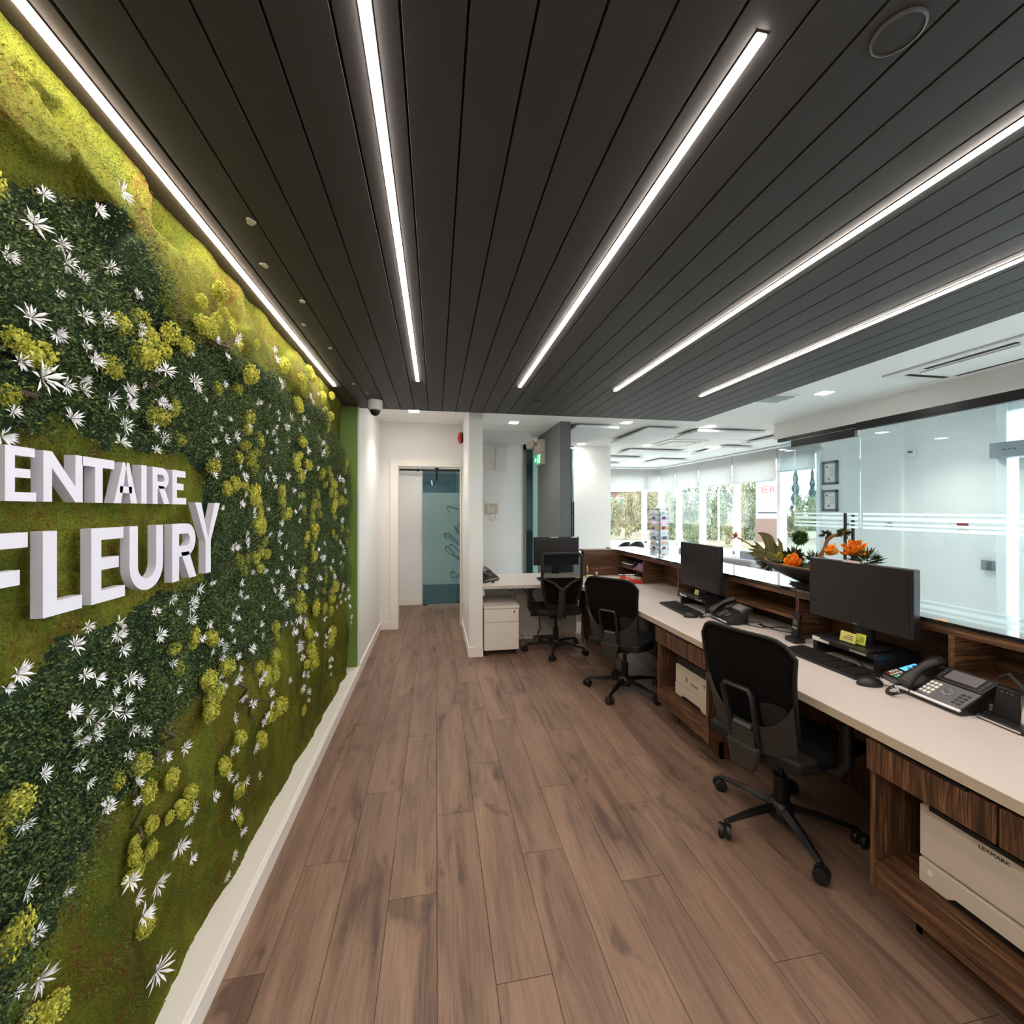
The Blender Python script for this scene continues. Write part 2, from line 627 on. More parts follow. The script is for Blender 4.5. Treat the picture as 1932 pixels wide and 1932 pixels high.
# room behind the opening
rb = MB()
rb.box(-0.75, -0.21, 7.05, 7.15, 0, WZ).box(-0.21, 0.475, 7.05, 7.15, 2.2, WZ)
rb.box(-0.85, -0.75, 5.78, 7.15, 0, WZ).box(0.41, 0.475, 5.78, 7.15, 0, WZ)
struct('wall_inner_hall', rb, M['white'])
struct('baseboard_inner_hall', MB().box(-0.75, -0.21, 7.038, 7.05, 0, 0.105), M['trim'], 0.002)
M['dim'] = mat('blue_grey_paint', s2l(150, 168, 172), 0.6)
M['dim2'] = mat('slate_floor', s2l(110, 116, 122), 0.4)
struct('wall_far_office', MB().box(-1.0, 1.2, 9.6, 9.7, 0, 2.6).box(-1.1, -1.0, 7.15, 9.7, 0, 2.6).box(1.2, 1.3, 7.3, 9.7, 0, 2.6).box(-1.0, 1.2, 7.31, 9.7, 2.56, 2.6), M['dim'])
# partition between hall and desk
struct('wall_partition', MB().box(0.345, 0.485, 4.45, 5.66, 0, WZ), M['white'])
struct('baseboard_partition', MB().box(0.333, 0.345, 4.45, 5.64, 0, 0.105).box(0.333, 0.49, 4.438, 4.45, 0, 0.105), M['trim'], 0.002)
# alcove end wall, dark glazing, charcoal blade, panel wall
struct('wall_back', MB().box(0.345, 1.492, 7.2, 7.3, 0, WZ).box(0.475, 0.485, 5.66, 7.2, 0, WZ), M['white'])
struct('wall_blade', MB().box(1.56, 1.70, 5.24, 6.45, 0, WZ), M['grey_wall'])
struct('wall_panel', MB().box(2.39, 3.08, 7.2, 7.3, 0, WZ).box(3.0, 3.08, 7.3, 9.5, 0, WZ), M['white'])
w = thing('window_1', None, None, kind='structure')
MB().box(1.488, 1.53, 7.16, 7.24, 0, WZ - 0.02).box(1.488, 2.0, 7.16, 7.24, WZ - 0.1, WZ).build('frame', M['grey_wall'], w)
MB().box(1.53, 1.645, 7.195, 7.205, 0, WZ - 0.1).build('pane', M['teal_glass'], w)
MB().box(1.655, 2.0, 7.18, 7.2, 0, WZ - 0.1).build('pane', M['mint'], w)
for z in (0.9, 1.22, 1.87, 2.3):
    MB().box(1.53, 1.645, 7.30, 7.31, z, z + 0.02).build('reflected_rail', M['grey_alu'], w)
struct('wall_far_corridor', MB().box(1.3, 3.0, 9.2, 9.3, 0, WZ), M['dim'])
g = thing('door_2', None, None, kind='structure')
MB().box(2.02, 2.385, 7.195, 7.207, 0.01, WZ - 0.02).build('pane', M['glass'], g)
for hx in (2.335, 2.375):
    MB().tube([(hx, 7.15, 0.9), (hx, 7.15, 1.67)], 0.011, 8).build('handle', M['black_metal'], g)
MB().box(2.33, 2.38, 7.14, 7.2, 1.47, 1.49).build('handle_bracket', M['black_metal'], g)
# wall behind the camera and side
struct('wall_rear', MB().box(-1.2, 6.2, -3.1, -3, 0, 2.8), M['white'])

# ------------------------------------------------------------------ windows of the waiting room
WX = 5.95
struct('wall_right', MB().box(WX, WX + 0.18, 6.45, 10.7, -0.1, 0.62).box(WX, WX + 0.18, -3, 3.55, 0, 0.1)
       .box(WX, WX + 0.18, 4.56, 5.77, -0.1, WZ).box(WX + 0.05, WX + 0.18, 3.60, 4.56, -0.1, WZ)
       .box(WX, WX + 0.18, 5.77, 6.45, -0.1, 0.62).box(WX, WX + 0.18, 5.77, 10.7, 2.5, WZ), M['white'])
ys = [5.77, 6.56, 7.70, 8.82, 9.78, 10.62]
for i, (a, b_) in enumerate(zip(ys[:-1], ys[1:])):
    w = thing('window_%d' % (i + 2), None, None, kind='structure')
    f = MB().box(WX - 0.02, WX + 0.12, a - 0.035, a + 0.035, 0.62, 2.5)
    f.box(WX - 0.02, WX + 0.12, a, b_, 0.62, 0.70).box(WX, WX + 0.12, a, b_, 2.44, 2.5)
    if i == 4:
        f.box(WX - 0.02, WX + 0.12, b_ - 0.035, b_ + 0.06, 0.62, 2.5)
    f.build('frame', M['alu'], w, 0.004)
    MB().box(WX + 0.05, WX + 0.058, a + 0.035, b_ - 0.035, 0.70, 2.44).build('pane', M['wglass'], w)
struct('trim_5', MB().box(WX - 0.12, WX, 5.77, 10.6, 0.60, 0.63), M['alu'], 0.004)
FY = 10.62
struct('wall_far', MB().box(3.0, 6.1, FY, FY + 0.18, -0.1, 0.62).box(3.0, 6.1, FY, FY + 0.18, 2.5, WZ).box(2.9, 3.08, 9.5, FY + 0.18, 0, WZ), M['white'])
xs2 = [3.1, 4.53, 5.32, 5.95]
xs2 = [3.2, 4.40, 5.52, 5.95]
for i, (a, b_) in enumerate(zip(xs2[:-1], xs2[1:])):
    w = thing('window_%d' % (i + 7), None, None, kind='structure')
    f = MB().box(a - 0.04, a + 0.05, FY - 0.02, FY + 0.12, 0.62, 2.5).box(a, b_, FY - 0.02, FY + 0.12, 0.62, 0.70).box(a, b_, FY, FY + 0.12, 2.44, 2.5)
    f.build('frame', M['alu'], w, 0.004)
    MB().box(a + 0.05, b_ - 0.04, FY + 0.05, FY + 0.058, 0.70, 2.44).build('pane', M['wglass'], w)
struct('trim_6', MB().box(3.08, 5.95, FY - 0.12, FY, 0.60, 0.63), M['alu'], 0.004)

def blind(axis, a, b_, fixed, label, drop=0.60):
    t = thing('roller_blind', label, 'blind', (0, 0, 0), group='roller blinds of the waiting room windows')
    z0 = WZ - drop
    if axis == 'y':
        MB().box(fixed - 0.06, fixed - 0.056, a + 0.015, b_ - 0.015, z0, WZ).build('fabric', M['blind'], t)
        MB().box(fixed - 0.067, fixed - 0.05, a + 0.015, b_ - 0.015, z0 - 0.02, z0 + 0.006).build('bottom_bar', M['alu'], t)
        MB().tube([(fixed - 0.05, a, WZ - 0.03), (fixed - 0.05, b_, WZ - 0.03)], 0.022, 8).build('roller', M['alu'], t)
    else:
        MB().box(a + 0.015, b_ - 0.015, fixed - 0.06, fixed - 0.056, z0, WZ).build('fabric', M['blind'], t)
        MB().box(a + 0.015, b_ - 0.015, fixed - 0.067, fixed - 0.05, z0 - 0.02, z0 + 0.006).build('bottom_bar', M['alu'], t)
        MB().tube([(a, fixed - 0.05, WZ - 0.03), (b_, fixed - 0.05, WZ - 0.03)], 0.022, 8).build('roller', M['alu'], t)
    return t
lab = ['pale grey roller blind behind the glass door leaf, over the vestibule side window',
       'pale grey roller blind on the right window row, nearest the glass wall',
       'pale grey roller blind second from the glass wall on the right window row',
       'pale grey roller blind third from the glass wall on the right window row',
       'narrow looking pale blind at the far corner end of the right window row']
for i, (a, b_) in enumerate(zip(ys[:-1], ys[1:-1] + [10.5])):
    blind('y', a, b_, WX, lab[i], 0.46 if i == 0 else 0.6)
lab = ['white blind at the left end of the far window row, half behind the panel wall',
       'wide pale blind of the far window above the yellow shrub',
       'short pale blind of the far window beside the corner post']
for i, (a, b_) in enumerate(zip(xs2[:-1], xs2[1:])):
    blind('x', a, b_, FY, lab[i], 0.62)

# ------------------------------------------------------------------ glass wall of the vestibule
GX = 4.4
struct('wall_soffit', MB().box(GX, GX + 0.14, -3, 4.942, 2.452, WZ), M['white'])
gl = thing('window_10', None, None, kind='structure')
MB().box(GX - 0.03, GX + 0.03, -3, 3.80, 2.375, 2.455).build('top_rail', M['black_metal'], gl, 0.003)
MB().box(GX - 0.005, GX + 0.005, -3, 3.772, 0.02, 2.38).build('pane', M['glass'], gl)
for z0, z1 in ((1.481, 1.502), (1.426, 1.460), (1.379, 1.401), (1.337, 1.363)):
    MB().box(GX - 0.007, GX - 0.0055, -3, 3.74, z0, z1).build('frosted_stripe', M['frost'], gl)
dl = thing('door_1', None, None, kind='structure')
MB().box(GX - 0.03, GX + 0.03, 3.80, 4.85, 2.405, 2.45).build('top_rail', M['black_metal'], dl, 0.003)
MB().box(GX - 0.045, GX + 0.0, 3.80, 4.62, 2.31, 2.395).build('closer_rail', M['black_metal'], dl, 0.003)
MB().box(GX - 0.005, GX + 0.005, 3.777, 4.60, 0.02, 2.33).build('pane', M['glass'], dl)
MB().box(GX - 0.005, GX + 0.005, 4.61, 4.84, 0.02, 2.42).build('side_pane', M['glass'], dl)
for z0, z1 in ((1.481, 1.502), (1.426, 1.460), (1.379, 1.401), (1.337, 1.363)):
    MB().box(GX - 0.007, GX - 0.0055, 3.79, 4.60, z0, z1).build('frosted_stripe', M['frost'], dl)
MB().tube([(GX - 0.05, 3.90, 0.95), (GX - 0.05, 3.90, 1.50)], 0.016, 8).build('handle', M['black_metal'], dl)
MB().tube([(GX + 0.05, 3.90, 0.95), (GX + 0.05, 3.90, 1.50)], 0.016, 8).build('handle', M['black_metal'], dl)
MB().tube([(GX - 0.05, 3.90, 1.38), (GX + 0.05, 3.90, 1.38)], 0.008, 6).build('handle_bolt', M['black_metal'], dl)
MB().tube([(GX - 0.05, 3.90, 1.05), (GX + 0.05, 3.90, 1.05)], 0.008, 6).build('handle_bolt', M['black_metal'], dl)

# vestibule entrance: frame, operator box, outer glass door
en = thing('door_3', None, None, kind='structure')
MB().box(WX - 0.06, WX + 0.1, 3.49, 3.575, 0, WZ).box(WX - 0.02, WX + 0.1, 2.2, 3.49, 2.58, WZ).build('frame', M['alu'], en, 0.004)
MB().box(WX - 0.16, WX - 0.0, 2.2, 3.57, 2.08, 2.24).build('operator_box', M['grey_alu'], en, 0.004)
MB().box(WX, WX + 0.1, 3.36, 3.43, 0, 2.08).box(WX, WX + 0.1, 3.18, 3.23, 0, 2.08).box(WX + 0.0, WX + 0.1, 2.2, 3.43, 0, 0.12).build('door_stile', M['alu'], en, 0.004)
for k in range(3):
    MB().box(WX - 0.163, WX - 0.16, 3.44 - k * 0.04, 3.46 - k * 0.04, 2.155, 2.165).build('printed_mark', M['text'], en)
MB().box(WX + 0.04, WX + 0.05, 1.6, 3.40, 0.1, 2.6).build('pane', M['wglass'], en)
struct('wall_vestibule_end', MB().box(GX + 0.14, 6.1, -0.1, 0.0, 0, WZ), M['white'])
# ------------------------------------------------------------------ light strips
def light_strip(x, y0, y1, label, group='light strips of the slatted ceiling'):
    t = thing('light_strip', label, 'light', (x, y0, CZ), group=group)
    L = y1 - y0
    MB().box(-0.0112, 0.0112, 0, L, -0.007, -0.0005).build('diffuser', M['strip'], t, 0.002)
    MB().box(-0.013, -0.0112, -0.002, L + 0.002, -0.003, 0.0).box(0.0112, 0.013, -0.002, L + 0.002, -0.003, 0.0)\
        .box(-0.013, 0.013, -0.002, 0, -0.003, 0).box(-0.013, 0.013, L, L + 0.002, -0.003, 0).build('channel', M['slate'], t)
    return t
light_strip(-0.763, -3, 3.46, 'warm white light strip running right along the top of the moss wall')
light_strip(-0.131, -3, 3.22, 'warm white light strip in the ceiling, first to the right of the moss wall strip')
light_strip(0.640, 0.749, 3.24, 'short light strip in the ceiling whose both ends are in view')
light_strip(1.411, -3, 3.21, 'long light strip in the ceiling between the short strip and the counter side strip')
light_strip(2.182, -3, 3.24, 'light strip nearest the white ceiling edge, above the transaction counter')

# ------------------------------------------------------------------ square downlights
def downlight(x, y, label, z=WZ, s=0.055, spot=1.0):
    t = thing('downlight', label, 'light', (x, y, z), group='square downlights in the white ceiling')
    MB().box(-s - 0.008, s + 0.008, -s - 0.008, s + 0.008, -0.004, 0).build('rim', M['white_plastic'], t)
    MB().box(-s, s, -s, s, -0.006, -0.003).build('diffuser', M['down'], t)
    MB().box(-s, s, -s, s, -0.003, 0.0).build('lamp_body', M['white_plastic'], t)
    if spot:
        d = bpy.data.lights.new('downlight_lamp', 'SPOT')
        d.energy = SPOT_W * spot
        d.spot_size = R(125)
        d.spot_blend = 0.8
        d.shadow_soft_size = 0.05
        d.color = (1.0, 0.92, 0.82)
        o = bpy.data.objects.new('downlight_lamp', d)
        COL.objects.link(o)
        o.parent = t
        o.location = (0, 0, -0.02)
for a in [(-0.243, 4.968, 'square downlight over the hallway door'),
          (0.988, 5.408, 'square downlight over the desk alcove beside the charcoal blade wall'),
          (2.42, 5.152, 'square downlight just right of the charcoal blade wall, at the slatted ceiling end'),
          (3.631, 5.184, 'square downlight between two ceiling clouds near the corner of the slatted ceiling'),
          (3.673, 3.506, 'square downlight above the glass door end of the white ceiling band'),
          (3.626, 6.921, 'square downlight between the rear ceiling clouds'),
          (2.445, 6.949, 'downlight washing the white panel wall with warm light'),
          (2.2, 7.05, 'small downlight at the glass door with black pull handles'),
          (4.84, 6.896, 'square downlight beyond the ceiling cassette, near the window row'),
          (5.15, 3.9, 'unseen square downlight in the vestibule, brightening its walls'),  # unseen lamp above the soffit line, lightens the vestibule walls
          (5.3, 2.3, 'unseen downlight deep in the vestibule, brightening its walls'),  # out of view, more light for the vestibule walls
          (-0.1, 6.4, 'added downlight brightening the inner hall behind the door opening'),  # extra lamp, put in because the inner hall was too dark
          (0.1, 8.6, 'added downlight brightening the office behind the frosted sliding door')]:  # invented lamp that lights the frosted film from behind
    downlight(*a[:3], z=2.55 if a[1] == 8.6 else WZ, spot=3.4 if a[1] == 8.6 else (0.45 if a[1] == 6.4 else (2.0 if a[0] > 5 else (0.5 if a[1] in (7.05, 6.949) else 1.0))))

# ------------------------------------------------------------------ ceiling clouds and other fittings
M['cloud'] = mat('white_cloud_panel', s2l(236, 240, 242), 0.8)
def cloud(x0, x1, y0, y1, label):
    t = thing('ceiling_cloud', label, 'acoustic panel', ((x0 + x1) / 2, (y0 + y1) / 2, WZ), group='acoustic clouds under the white ceiling')
    w, l = (x1 - x0) / 2, (y1 - y0) / 2
    MB().box(-w, w, -l, l, -0.062, -0.034).build('panel', M['cloud'], t, 0.004)
    MB().box(-w + 0.06, w - 0.06, -l + 0.06, l - 0.06, -0.034, -0.012).build('shadow_frame', M['alu'], t)
    for sx in (-1, 1):
        for sy in (-1, 1):
            MB().box(sx * (w - 0.1) - 0.012, sx * (w - 0.1) + 0.012, sy * (l - 0.1) - 0.012, sy * (l - 0.1) + 0.012, -0.013, 0).build('hanger', M['alu'], t)
cloud(1.78, 2.37, 5.26, 6.45, 'white ceiling cloud beside the charcoal blade wall')
cloud(2.76, 3.30, 5.26, 6.45, 'white ceiling cloud left of the downlight at the slatted ceiling corner')
cloud(3.50, 4.66, 5.26, 5.85, 'wide white ceiling cloud at the end of the white soffit')
cloud(4.95, 5.55, 5.3, 6.25, 'white ceiling cloud half behind the white soffit, near the glass door')
cloud(3.45, 4.62, 7.26, 7.80, 'white ceiling cloud behind the ceiling cassette')
cloud(4.88, 5.5, 6.55, 7.55, 'white ceiling cloud along the window row, beyond the cassette')
cloud(3.42, 4.3, 8.3, 8.9, 'small far white ceiling cloud above the brochure rack, left one')
cloud(4.75, 5.45, 8.5, 9.3, 'far white ceiling cloud by the corner of the window row')
cloud(3.4, 4.3, 9.4, 9.95, 'furthest white ceiling cloud, by the far window row')

t = thing('ceiling_cassette', 'white square air conditioning cassette among the ceiling clouds', 'air conditioner', (4.0, 6.55, WZ))
MB().box(-0.34, 0.34, -0.34, 0.34, -0.02, 0).build('frame', M['white_plastic'], t, 0.005)
MB().box(-0.2, 0.2, -0.2, 0.2, -0.032, -0.02).build('grille', M['white2'], t, 0.004)
for k in range(4):
    a = k * PI / 2
    m = Matrix.Rotation(a, 4, 'Z')
    MB().box(-0.24, 0.24, 0.235, 0.285, -0.0225, -0.0195, m=m).build('air_slot', M['grey_alu'], t)
t = thing('ceiling_cassette', 'white air conditioning cassette with black slots above the soffit by the glass wall', 'air conditioner', (4.0, 2.5, WZ))
MB().box(-0.31, 0.31, -0.48, 0.48, -0.018, 0).build('frame', M['white_plastic'], t, 0.005)
MB().box(-0.17, 0.17, -0.3, 0.3, -0.03, -0.018).build('grille', M['white2'], t, 0.004)
for x0, x1, y0, y1 in ((-0.24, -0.20, -0.32, 0.22), (0.20, 0.24, -0.32, 0.32), (-0.22, 0.22, -0.40, -0.35), (-0.2, 0.2, 0.35, 0.39)):
    MB().box(x0, x1, y0, y1, -0.0205, -0.0175).build('air_slot', M['slot'], t)
t = thing('ceiling_grille', 'small white ceiling air grille by the slatted ceiling edge', 'vent', (3.35, 3.75, WZ))
MB().box(-0.15, 0.15, -0.15, 0.15, -0.012, 0).build('frame', M['white_plastic'], t, 0.003)
for k in range(5):
    MB().box(-0.12, 0.12, -0.115 + k * 0.05, -0.085 + k * 0.05, -0.02, -0.012).build('slat', M['grey_alu'], t)

t = thing('ceiling_speaker', 'round dark ceiling speaker with thin grey rim between the slats', 'speaker', (0.905, 0.70, CZ))
MB().lathe([(0.044, -0.001), (0.044, -0.006), (0.040, -0.008), (0.0395, -0.004)], 40).build('rim', M['grey_plastic'], t, smooth=True)
MB().lathe([(0.0395, -0.001), (0.0395, -0.005), (0.01, -0.0055)], 32).build('grille', M['slate'], t)
t = thing('ceiling_sensor', 'small dark round sensor in the slats above the back desk', 'sensor', (0.875, 3.66, CZ))
MB().lathe([(0.05, 0), (0.05, -0.006), (0.035, -0.012), (0.0, -0.013)], 24).build('rim', M['slate'], t, smooth=True)
MB().lathe([(0.03, -0.010), (0.03, -0.016), (0.0, -0.017)], 20).build('lens', M['black'], t)

t = thing('security_camera', 'white dome security camera hanging from the slats by the moss wall end', 'camera', (-0.521, 3.88, CZ))
MB().lathe([(0.062, 0), (0.062, -0.07), (0.056, -0.085), (0.03, -0.088)], 28).build('housing', M['white_plastic'], t, smooth=True)
MB().lathe([(0.044, -0.083), (0.042, -0.10), (0.03, -0.122), (0.012, -0.132), (0, -0.133)], 24).build('dome', M['black'], t, smooth=True)
MB().lathe([(0.012, 0), (0.012, 0.012), (0.0, 0.013)], 12, m=Matrix.Translation((0.0, -0.036, -0.112)) @ Matrix.Rotation(R(115), 4, 'X')).build('lens', M['screen'], t)

# stray white caps on the slats
capm = mat('off_white_cap', s2l(214, 212, 196), 0.6)
places = ['nearest of the row, large', 'second of the row', 'third of the row', 'fourth of the row', 'fifth of the row', 'sixth of the row',
          'beside the security camera', 'last one, by the security camera']
for (x, y, sz), p in zip([(-0.600, 1.537, .014), (-0.655, 1.80, .013), (-0.600, 2.084, .012), (-0.667, 2.345, .011), (-0.613, 2.657, .011), (-0.612, 3.387, .010), (-0.55, 3.64, .010), (-0.65, 3.99, .010)], places):
    mb = MB()
    n = 9
    pl = [((1 + 0.25 * math.sin(3 * k + x * 40)) * sz * math.cos(2 * PI * k / n), (1 + 0.3 * math.sin(2 * k + y * 9)) * sz * 1.3 * math.sin(2 * PI * k / n)) for k in range(n)]
    mb.prism(pl, -0.005, 0.0005, 'z')
    o = mb.build('white_cap', capm, None, 0.0015)
    o.location = (x, y, CZ)
    tag(o, 'off-white fixing cap on the first ceiling slat, ' + p, 'cap', 'white caps along the first ceiling slat')
# ------------------------------------------------------------------ moss wall: where its flowers, shrubs and swells sit (y, z, size in metres)
WPTS = [(1.208,2.322,0.055),(1.038,2.191,0.031),(1.208,2.273,0.037),(1.007,2.109,0.05),(1.087,2.118,0.034),(1.087,2.08,0.04),(0.907,1.992,0.037),(1.244,2.152,0.038),(1.119,2.063,0.032),(1.305,2.117,0.027),(1.018,1.979,0.017),(0.934,1.894,0.044),(1.074,1.959,0.036),(1.144,1.983,0.042),(0.997,1.889,0.034),(1.262,2.009,0.036),(1.25,1.983,0.032),(1.071,1.894,0.025),(1.098,1.87,0.04),(0.908,1.805,0.032),(0.952,1.789,0.065),(1.014,1.791,0.033),(1.069,1.821,0.03),(1.069,1.796,0.034),(1.152,1.799,0.044),(1.2,1.832,0.04),(1.208,1.803,0.037),(1.034,1.728,0.043),(1.194,1.744,0.042),(1.186,1.702,0.04),(0.92,1.672,0.039),(0.904,1.713,0.026),(1.253,1.863,0.023),(1.325,1.922,0.014),(1.311,1.759,0.031),(1.322,1.703,0.029),(1.329,1.835,0.018),(1.303,2.117,0.024),(1.605,2.118,0.036),(1.739,2.174,0.049),(2.198,2.3,0.035),(2.198,2.253,0.039),(1.714,2.095,0.033),(1.36,1.931,0.049),(1.491,1.939,0.046),(1.505,1.92,0.029),(2.198,2.151,0.035),(2.252,2.143,0.036),(1.696,1.991,0.024),(1.51,2.031,0.021),(1.341,1.838,0.034),(1.378,1.833,0.02),(1.552,1.901,0.022),(1.59,1.862,0.026),(1.715,1.868,0.024),(1.629,1.818,0.023),(1.663,1.788,0.044),(1.757,1.817,0.047),(1.59,1.774,0.026),(1.899,1.877,0.025),(1.353,1.739,0.035),(2.403,2.201,0.035),(2.348,2.142,0.028),(2.962,2.293,0.031),(2.716,2.214,0.043),(2.81,2.205,0.037),(2.062,2.016,0.035),(2.191,2.031,0.023),(2.288,2.021,0.027),(2.49,2.04,0.043),(2.254,1.981,0.024),(2.723,2.082,0.04),(2.798,2.072,0.033),(2.687,2.039,0.028),(2.207,1.936,0.026),(2.331,1.957,0.04),(2.168,1.901,0.034),(2.584,1.988,0.031),(2.199,1.866,0.032),(2.089,1.889,0.022),(2.384,1.895,0.025),(2.991,2.011,0.04),(3.051,1.988,0.041),(1.615,1.729,0.03),(1.615,1.657,0.033),(1.834,1.665,0.041),(2.058,1.681,0.043),(2.15,1.684,0.037),(2.377,1.713,0.041),(2.695,1.888,0.047),(3.005,1.919,0.064),(2.678,1.762,0.031),(2.118,1.726,0.028),(2.217,1.819,0.03),(2.129,1.803,0.024),(2.183,1.649,0.029),(1.804,1.706,0.02),(2.474,1.64,0.033),(1.811,1.561,0.034),(1.939,1.537,0.033),(1.939,1.515,0.029),(1.857,1.6,0.024),(1.681,1.547,0.022),(2.564,1.556,0.039),(2.548,1.477,0.034),(2.263,1.472,0.034),(3.43,1.775,0.06),(3.611,1.774,0.049),(3.71,1.694,0.051),(2.564,1.62,0.03),(2.503,1.527,0.029),(2.118,1.541,0.02),(1.865,1.446,0.032),(1.865,1.411,0.039),(1.761,1.399,0.04),(2.228,1.422,0.038),(2.139,1.427,0.028),(2.222,1.384,0.034),(2.319,1.355,0.035),(2.459,1.306,0.028),(2.263,1.299,0.03),(2.984,1.218,0.052),(3.518,1.281,0.048),(3.611,1.457,0.056),(2.39,1.212,0.069),(2.921,1.095,0.045),(2.217,1.242,0.03),(2.098,1.263,0.028),(1.956,1.275,0.026),(2.15,1.206,0.029),(1.615,1.292,0.027),(1.834,1.252,0.034),(2.251,1.155,0.043),(2.503,1.114,0.038),(2.644,1.089,0.046),(1.528,1.284,0.037),(3.319,1.045,0.052),(3.58,0.934,0.049),(3.71,1.187,0.051),(3.676,1.233,0.043),(3.293,1.164,0.032),(3.518,1.123,0.034),(2.88,1.285,0.028),(3.05,1.311,0.03),(3.215,1.117,0.037),(2.962,1.81,0.034),(3.027,1.986,0.053),(3.779,0.863,0.044),(3.549,0.905,0.041),(2.161,1.159,0.029),(1.826,1.215,0.027),(2.88,1.013,0.033),(1.897,1.391,0.025),(1.834,1.207,0.034),(1.905,1.184,0.025),(2.228,1.117,0.038),(1.804,1.162,0.027),(1.761,1.139,0.03),(1.804,1.118,0.03),(1.598,1.15,0.033),(1.74,1.095,0.033),(2.288,1.066,0.039),(2.048,1.107,0.027),(2.029,1.038,0.031),(2.024,0.986,0.034),(2.288,0.97,0.026),(2.39,0.947,0.032),(2.518,0.933,0.053),(2.644,0.896,0.041),(2.644,0.865,0.036),(2.431,0.89,0.051),(2.533,0.798,0.053),(2.533,0.769,0.044),(2.766,0.731,0.037),(2.88,0.746,0.039),(3.038,0.683,0.041),(2.973,0.65,0.052),(3.166,0.694,0.037),(3.027,0.815,0.047),(1.675,1.067,0.031),(1.694,1.042,0.038),(1.897,0.973,0.039),(1.811,0.974,0.031),(1.687,1.009,0.031),(1.609,1.054,0.024),(1.554,1.118,0.026),(1.768,1.045,0.023),(2.548,0.715,0.039),(3.142,0.5,0.049),(3.387,0.415,0.04),(3.142,0.445,0.037),(3.266,0.349,0.032),(1.675,0.936,0.041),(1.775,0.896,0.04),(1.93,0.828,0.044),(2.02,0.823,0.031),(2.325,0.672,0.031),(2.503,0.635,0.038),(2.579,0.605,0.045),(2.51,0.56,0.043),(2.678,0.47,0.041),(2.669,0.422,0.026),(1.796,0.817,0.04),(1.913,0.741,0.04),(2.058,0.723,0.039),(2.02,0.686,0.034),(2.001,0.653,0.034),(1.983,0.628,0.034),(1.757,0.755,0.043),(1.72,0.892,0.029),(3.779,0.804,0.052),(3.518,0.815,0.034),(3.488,0.869,0.041),(3.744,0.73,0.044),(3.761,0.638,0.051),(3.85,0.564,0.038),(3.374,0.813,0.039),(3.644,0.81,0.028),(1.819,0.92,0.027),(1.965,1.022,0.019),(1.082,1.284,0.026),(1.169,1.266,0.034),(1.162,1.242,0.036),(1.183,1.201,0.037),(1.039,1.254,0.039),(1.314,1.197,0.039),(1.305,1.262,0.027),(1.382,1.282,0.035),(1.487,1.253,0.038),(1.481,1.234,0.034),(1.402,1.233,0.026),(1.475,1.198,0.037),(1.371,1.102,0.028),(1.061,1.184,0.03),(1.097,1.161,0.034),(1.202,1.122,0.038),(1.249,1.092,0.034),(1.158,1.11,0.023),(1.198,1.075,0.032),(1.158,1.066,0.036),(1.202,1.038,0.035),(1.413,1.007,0.029),(1.031,1.118,0.034),(1.07,1.093,0.036),(1.097,1.066,0.037),(0.916,1.242,0.043),(0.902,1.222,0.012),(1.249,0.974,0.031),(1.291,0.946,0.032),(1.059,1.047,0.03),(1.088,1.044,0.039),(1.045,1.071,0.021),(1.435,0.823,0.043),(1.237,0.913,0.028),(1.352,0.845,0.034),(1.059,0.993,0.028),(0.97,1.027,0.034),(1.088,0.938,0.027),(1.27,0.825,0.034),(1.162,0.844,0.029),(1.27,0.779,0.017),(1.688,0.67,0.034),(1.759,0.638,0.027),(1.923,0.555,0.043),(1.711,0.57,0.034),(1.819,0.499,0.032),(1.828,0.461,0.033),(1.893,0.436,0.038),(1.964,0.414,0.035),(1.562,0.589,0.034),(1.153,0.84,0.039),(1.467,0.62,0.035),(1.414,0.617,0.028),(1.81,0.364,0.044),(1.864,0.259,0.037),(1.775,0.23,0.039),(1.734,0.186,0.038),(1.389,0.563,0.051),(1.424,0.495,0.034),(1.176,0.644,0.045),(1.314,0.519,0.062),(1.207,0.575,0.036),(1.222,0.515,0.05),(0.932,0.959,0.032),(0.937,0.836,0.037),(0.962,0.732,0.028),(0.952,0.721,0.014),(0.964,0.639,0.052),(1.25,0.344,0.07),(0.914,0.672,0.024),(1.028,0.754,0.015)]
